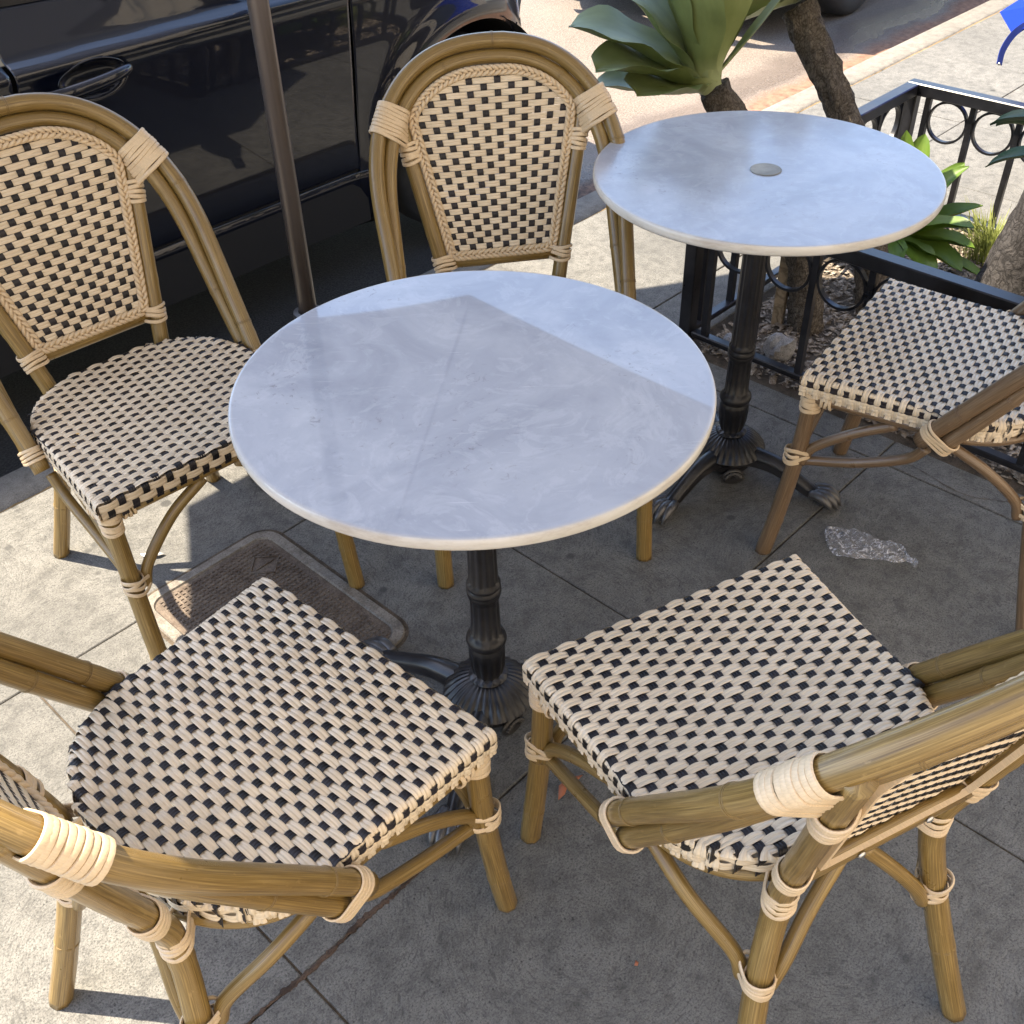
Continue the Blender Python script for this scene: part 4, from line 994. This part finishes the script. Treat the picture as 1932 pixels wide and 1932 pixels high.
# ------------------------------------------------------------------ blue umbrella, folded, at the right edge
bu = empty('blue_umbrella', CW(4.12, -1.46, 0)); tag(bu, 'bright blue cloth umbrella with a dangling strap in the top right corner', 'umbrella')
g = []; V = []; f = []; nn_ = 96; lv = [(.95, .10), (.80, .15), (.65, .19), (.52, .22), (.44, .235)]
for z, r_ in [(1.55, .02), (1.42, .10), (1.25, .18), (1.05, .27), (.85, .36), (.66, .44), (.56, .475), (.51, .485)]:
    for j in range(nn_):
        t = 2*math.pi*j/nn_; fold = 1+.05*math.sin(8*t)*min(1, r_*1.6)+.02*math.sin(24*t+1)*(r_ > .6); V.append((r_*fold*math.cos(t), r_*fold*math.sin(t), z-.03*math.cos(8*t)*(r_ > .5)))
for i in range(7):
    for j in range(nn_): j2 = (j+1) % nn_; f.append((i*nn_+j, i*nn_+j2, (i+1)*nn_+j2, (i+1)*nn_+j))
build('canopy', [(V, f)], M['blue'], bu)
build('pole', [sweep([(0, 0, .02), (0, 0, 1.62)], .02, 16)], M['pole'], bu)
pb_ = np.array(CW(4.12, -1.46, 0)); sp_ = catmull([np.array(p)-pb_ for p in (CW(3.88, -1.02, .53), CW(3.845, -.995, .50), CW(3.80, -.99, .46), CW(3.77, -1.00, .42))], 6)
build('strap', [sweep(sp_, np.tile((.0015, .011), (len(sp_), 1)), up=(.3, -.6, .5), sect=[(1, 1), (-1, 1), (-1, -1), (1, -1)])], M['blue_dark'], bu, sharp=30)
e_ = sp_[-1]*.88+sp_[-2]*.12
build('snap', [sweep([e_+np.array((0, -.003, .002)), e_+np.array((0, .002, 0))], .005, 12)], M['screw'], bu)
fl_ = [np.array(p)-pb_ for p in (CW(4.06, -.85, .50), CW(3.92, -.97, .47), CW(3.85, -1.02, .52), CW(3.90, -1.12, .60), CW(4.0, -1.10, .68), CW(4.12, -.98, .62))]
cf_ = sum(fl_)/6+np.array((0, -.02, .01)); Vf = [cf_]+fl_; build('hem_flap', [(Vf+[p+np.array((.004, .006, -.002)) for p in Vf], [(0, i, i % 6+1) for i in range(1, 7)]+[(7, 8+i % 6, 7+i) for i in range(1, 7)])], M['blue'], bu, sharp=20)
build('base', [lathe([(.001, 0), (.22, 0), (.22, .04), (.04, .07), (.03, .2), (.001, .2)], 32)], M['iron'], bu, sharp=40)

# ------------------------------------------------------------------ cars (local: x forward along the kerb, y into the street, z from the road)
def car_side(x, z):
    """half-width offset: returns y of the pavement-side skin (0 = widest)"""
    y = 0
    y += .060*(max(0, .90-z)/.6)**1.5
    if z >= .93: y += .022*min(1, (z-.93)/.02)+(z-.93)*.38
    cr_ = .93-.00*(x)
    y -= .012*math.exp(-((z-.915)/.02)**2)
    e = max(0, (x-2.35)/.92); y += .55*e**3.2
    e = max(0, (-.35-x)/.75); y += .35*e**3
    for wx in (2.57, -.13):
        d = math.hypot(x-wx, z-.33); y -= .022*math.exp(-((d-.43)/.05)**2)
    if abs(x-1.245) < .13 and abs(z-.868) < .1:
        q = ((x-1.245)/.088)**2+((z-.868)/.046)**2
        if q < 1: y += .030*(1-q)**.5*min(1, (1-q)*3)
    if z < .24: y += (.24-z)*.5
    return y
def panel(x0, x1, z0, z1, nx, nz, mirror=None, gap=.0025, arch=None, curve0=0, curve1=0):
    xs = np.linspace(x0+gap, x1-gap, nx+1); zs = np.linspace(z0+gap, z1-gap, nz+1) if not callable(z1) else None
    V = np.empty((nx+1, nz+1, 3)); keep = np.ones((nx+1, nz+1), bool)
    for i, x in enumerate(xs):
        za, zb_ = z0+gap, (z1(x) if callable(z1) else z1)-gap
        for j in range(nz+1):
            z = za+(zb_-za)*j/nz; xx = x
            tl = (z-za)/max(.01, zb_-za); a = (x-x0)/(x1-x0); xx = x+curve0*(1-a)*(tl-.5)**2*4+curve1*a*(tl-.5)**2*4
            if arch:
                wx, wz, rr_ = arch; d = math.hypot(xx-wx, z-wz)
                if d < rr_:
                    keep[i, j] = d > rr_-.022
                    if keep[i, j] and d > 0: xx = wx+(xx-wx)*rr_/d; z = wz+(z-wz)*rr_/d
            V[i, j] = (xx, car_side(xx, z), z)
    f = []
    for i in range(nx):
        for j in range(nz):
            if keep[i, j] and keep[i+1, j] and keep[i, j+1] and keep[i+1, j+1]: f.append((i*(nz+1)+j, (i+1)*(nz+1)+j, (i+1)*(nz+1)+j+1, i*(nz+1)+j+1))
    return V.reshape(-1, 3), f
CWD = 1.78  # car width
def mir(g): V, f = g[0], g[1]; V = [(x, CWD-y, z) for x, y, z in V]; return V, [tuple(q[::-1]) for q in f]
def solid(o, th=.004):
    m_ = o.modifiers.new('thick', 'SOLIDIFY'); m_.thickness = th; m_.offset = -1
belt = lambda x: 1.055-.035*(x-1.05)
fend = lambda x: min(belt(x), 1.02) if x < 2.2 else 1.0-.16*((x-2.2)/1.0)**1.6
trunk_z = lambda x: 1.07 if x > -.5 else 1.07-.1*((-.5-x)/.55)
def car(name, label, loc):
    c = empty(name, loc, UA); tag(c, label, 'car', 'cars parked along the kerb')
    P = M['paint']
    for mi in (False, True):
        T_ = mir if mi else (lambda g: g)
        for nm, a in (('front_fender', (2.068, 3.24, .30, fend, 150, 90, None, .0025, (2.57, .33, .395), 0, 0)), ('front_door', (1.052, 2.062, .372, belt, 150, 100, None, .0025, None, -.012, .012)),
                      ('rear_door', (.12, 1.045, .372, belt, 80, 60, None, .0025, None, 0, -.012)), ('rear_quarter', (-1.05, .114, .30, trunk_z, 110, 70, None, .0025, (-.13, .33, .395), 0, 0)),
                      ('sill_panel', (.27, 2.17, .145, .368, 60, 8))):
            solid(build(nm, [T_(panel(*a))], P, c))
        # belt trim, window
        xs = np.linspace(.1, 2.0, 30); g = sweep([(x, car_side(x, belt(x))+.006, belt(x)+.009) for x in xs], np.tile((.010, .006), (30, 1)), up=(0, 0, 1), sect=[(1, 1), (-1, 1), (-1, -1), (1, -1)]); build('belt_trim', [T_(g)], M['trim'], c, sharp=30)
        V = []; f = []
        zt_ = lambda x: 1.02+.42*math.sin(math.pi*min(1, max(0, (x+.75)/3.05)))**.55
        xs = np.linspace(-.55, 1.98, 40)
        for x in xs:
            zb2 = belt(min(x, 1.9))+.017; zt2 = max(zb2+.01, zt_(x)-.04)
            for k in range(6): t = k/5; z = zb2+(zt2-zb2)*t; V.append((x, .085+(z-1.05)*.50+.04*t*t, z))
        for i in range(39):
            for k in range(5): q = i*6+k; f.append((q, q+6, q+7, q+1))
        build('side_window', [T_((V, f))], M['carglass'], c)
        # wheels
        for wx in (2.57, -.13):
            w = empty('wheel', (wx, .135 if not mi else CWD-.135, .33), 0, c)
            tp_ = [(.215, -.10), (.245, -.108), (.30, -.105), (.325, -.085), (.33, -.05), (.33, .05), (.325, .085), (.30, .105), (.245, .108), (.215, .10)]
            def rot(g): V, f = g[0], g[1]; return [(x, z, y) for x, y, z in V], [tuple(q[::-1]) for q in f]
            V, f = lathe(tp_, 72); f = f[:-2]; build('tyre', [rot((V, f))], M['tyre'], w, sharp=50)
            V, f = lathe([(.214, .095), (.205, .06), (.20, -.08), (.214, -.098), (.222, -.102), (.218, -.085), (.205, -.07), (.10, -.05), (.06, -.06), (.001, -.06)] if not mi else [(.001, .06), (.06, .06), (.205, .07), (.222, .102), (.20, .08), (.2, -.09)], 60); build('rim', [rot((V, f[:-2]))], M['rim'], w, sharp=40)
            # liner
            V = []; f = []
            for k in range(25):
                t = math.pi*k/24; 
                for y in (.02, .40): V.append((wx+.40*math.cos(t), y if not mi else CWD-y, .33+.405*math.sin(t)))
            for k in range(24): f.append((2*k, 2*k+2, 2*k+3, 2*k+1))
            q = len(V); V += [(wx+.40*math.cos(math.pi*k/24), .40 if not mi else CWD-.40, .33+.405*math.sin(math.pi*k/24)) for k in range(25)]; f.append(tuple(range(q, q+25)))
            build('wheel_liner', [(V, f)], M['liner'], c, sharp=40)
        # door handles
        for hx in (1.245,) if not mi else ():
            pts = [(hx-.155, .004, .855), (hx-.14, -.016, .858), (hx-.06, -.034, .864), (hx+.03, -.034, .872), (hx+.085, -.020, .878), (hx+.095, .002, .880)]
            hp = catmull(pts, 6); tt = np.linspace(0, 1, len(hp)); build('door_handle', [sweep(hp, np.c_[.015+.004*np.sin(tt*math.pi)-.006*tt, .009+.003*np.sin(tt*math.pi)], up=(0, 0, 1), seg=16)], P, c)
            ov = [(hx+.094*math.cos(t), car_side(hx+.1*math.cos(t), .868+.055*math.sin(t))-.0005, .868+.050*math.sin(t)) for t in np.linspace(0, 2*math.pi, 60, endpoint=False)]
            build('handle_bezel', [sweep(ov, np.tile((.0024, .0024), (60, 1)), closed=True, seg=8)], P, c)
    # inner dark shell, floor
    build('inner_shell', [box(-.9, 2.1, .055, CWD-.055, .19, .93)], M['liner'], c, smooth=False)
    build('engine_bay', [box(2.1, 2.96, .45, CWD-.45, .2, .80)], M['liner'], c, smooth=False)
    # roof, bonnet, boot as lofted skin
    st = []
    for x in np.linspace(-1.05, 3.24, 90):
        if x > 2.06: ze = fend(x)-.003; zc_ = ze+.05*(1-((x-2.06)/1.25)**2)
        elif x > 1.1: t = (2.06-x)/.96; ze = None; zc_ = 1.07+.39*math.sin(t*math.pi/2)
        elif x > -.2: ze = None; zc_ = 1.46-.03*((x-.6)/.8)**2
        else: t = max(0, (x+.85)/.65); zc_ = 1.09+.34*math.sin(min(1, t)*math.pi/2); ze = None
        row = []
        zside = belt(max(.2, min(x, 2.0))) if x > -.5 else trunk_z(x)
        if x > 2.06: zside = fend(x)-.003
        for k in range(17):
            a = k/16*2-1; yy = CWD/2+a*(CWD/2-car_side(x, zside)-(.0 if x > 2.06 or x < -.6 else .30*(1-abs(2*a*.0))*min(1, max(0, (zc_-1.1)/.36)))); z = zside+(zc_-zside)*(1-abs(a)**(2.2 if x > 2.06 else 5))
            if x <= 2.06 and zc_ > 1.1: z = max(zside, zc_-.05*abs(a)**3-(.0))
            row.append((x, yy, z))
        st.append(row)
    V = [p for r_ in st for p in r_]; f = [(i*17+k, (i+1)*17+k, (i+1)*17+k+1, i*17+k+1) for i in range(89) for k in range(16)]
    solid(build('roof_and_bonnet', [(V, f)], P, c))
    # bumpers and nose
    for x_, nm, s in ((3.24, 'front_bumper', 1), (-1.05, 'rear_bumper', -1)):
        V = []; f = []; 
        for j in range(13):
            z = .20+j/12*((fend(3.24) if s > 0 else trunk_z(-1.05))-.205)
            ys = car_side(x_, max(z, .3))
            for k in range(21): a = k/20*2-1; V.append((x_+s*.10*(1-a*a)**.5*(1-.3*abs(z-.5)), CWD/2+a*(CWD/2-ys), z))
        for j in range(12):
            for k in range(20): q = j*21+k; f.append((q, q+1, q+22, q+21) if s > 0 else (q, q+21, q+22, q+1))
        solid(build(nm, [(V, f)], P, c))
    # headlight set into the fender corner, with dark seam
    for mi in (False, True):
        V = []; f = []
        xs = np.linspace(2.86, 3.2, 18)
        for i, x in enumerate(xs):
            for k in range(6): z = .66+.02*i/17+(.11*math.sin(math.pi*min(1, .15+i/17*.9)))*k/5; V.append((x, car_side(x, z)-.003, z))
        for i in range(17):
            for k in range(5): q = i*6+k; f.append((q, q+6, q+7, q+1))
        g = (V, f); solid(build('headlight', [mir(g) if mi else g], M['lamp'], c))
        sm = [(2.875, .40), (2.872, .48), (2.850, .58), (2.84, .655)]; g = sweep([(x, car_side(x, z)-.0008, z) for x, z in catmull([(a, b, 0) for a, b in sm], 6)[:, :2]], .0022, 6); build('bumper_seam', [mir(g) if mi else g], M['liner'], c)
        mp = sweep([(1.78, .00, 1.07), (1.80, -.06, 1.10), (1.81, -.12, 1.13), (1.81, -.20, 1.13), (1.80, -.235, 1.12)], [.02, .022, .06, .065, .04], 16, up=(0, 0, 1)); build('wing_mirror', [mir(mp) if mi else mp], P, c)
    return c
CY = .262
car('parked_car', 'glossy dark navy car beside the kerb, its door and front wheel behind the chairs', CW(0, CY, -.13))
km = kidmap(); c2 = copy_tree(bpy.data.objects['parked_car'], None, km); c2.location = CW(6.02, .60, -.13)
c2['label'] = 'second dark car farther up the street, only a tyre and its shadow in view'

# ------------------------------------------------------------------ cafe front behind the camera (unseen; added and kept pale for warm bounce and reflections)
cf = empty('unseen_cafe_front', CW(0, -3.75, 0), UA); tag(cf, 'unseen stucco cafe front added for warm bounce light, with dark shop windows facing the street', 'building')
build('wall', [box(-9, 10, -.3, 0, 0, .6), box(-9, 10, -.3, 0, 2.6, 4.2)]+[box(a, b, -.3, 0, .6, 2.6) for a, b in ((-9, -6.2), (-3.4, 4.4), (7.0, 10))], M['stucco'], cf, smooth=False)
for a, b in ((-6.2, -3.4), (4.4, 7.0)):
    w = build('window', [box(a, b, -.14, -.06, .6, .67), box(a, b, -.14, -.06, 2.53, 2.6), box(a, a+.06, -.14, -.06, .67, 2.53), box(b-.06, b, -.14, -.06, .67, 2.53), box((a+b)/2-.03, (a+b)/2+.03, -.14, -.06, .67, 2.53)], M['winframe'], cf, smooth=False)
    build('pane', [box(a+.06, b-.06, -.105, -.095, .67, 2.53)], M['winglass'], w, smooth=False)
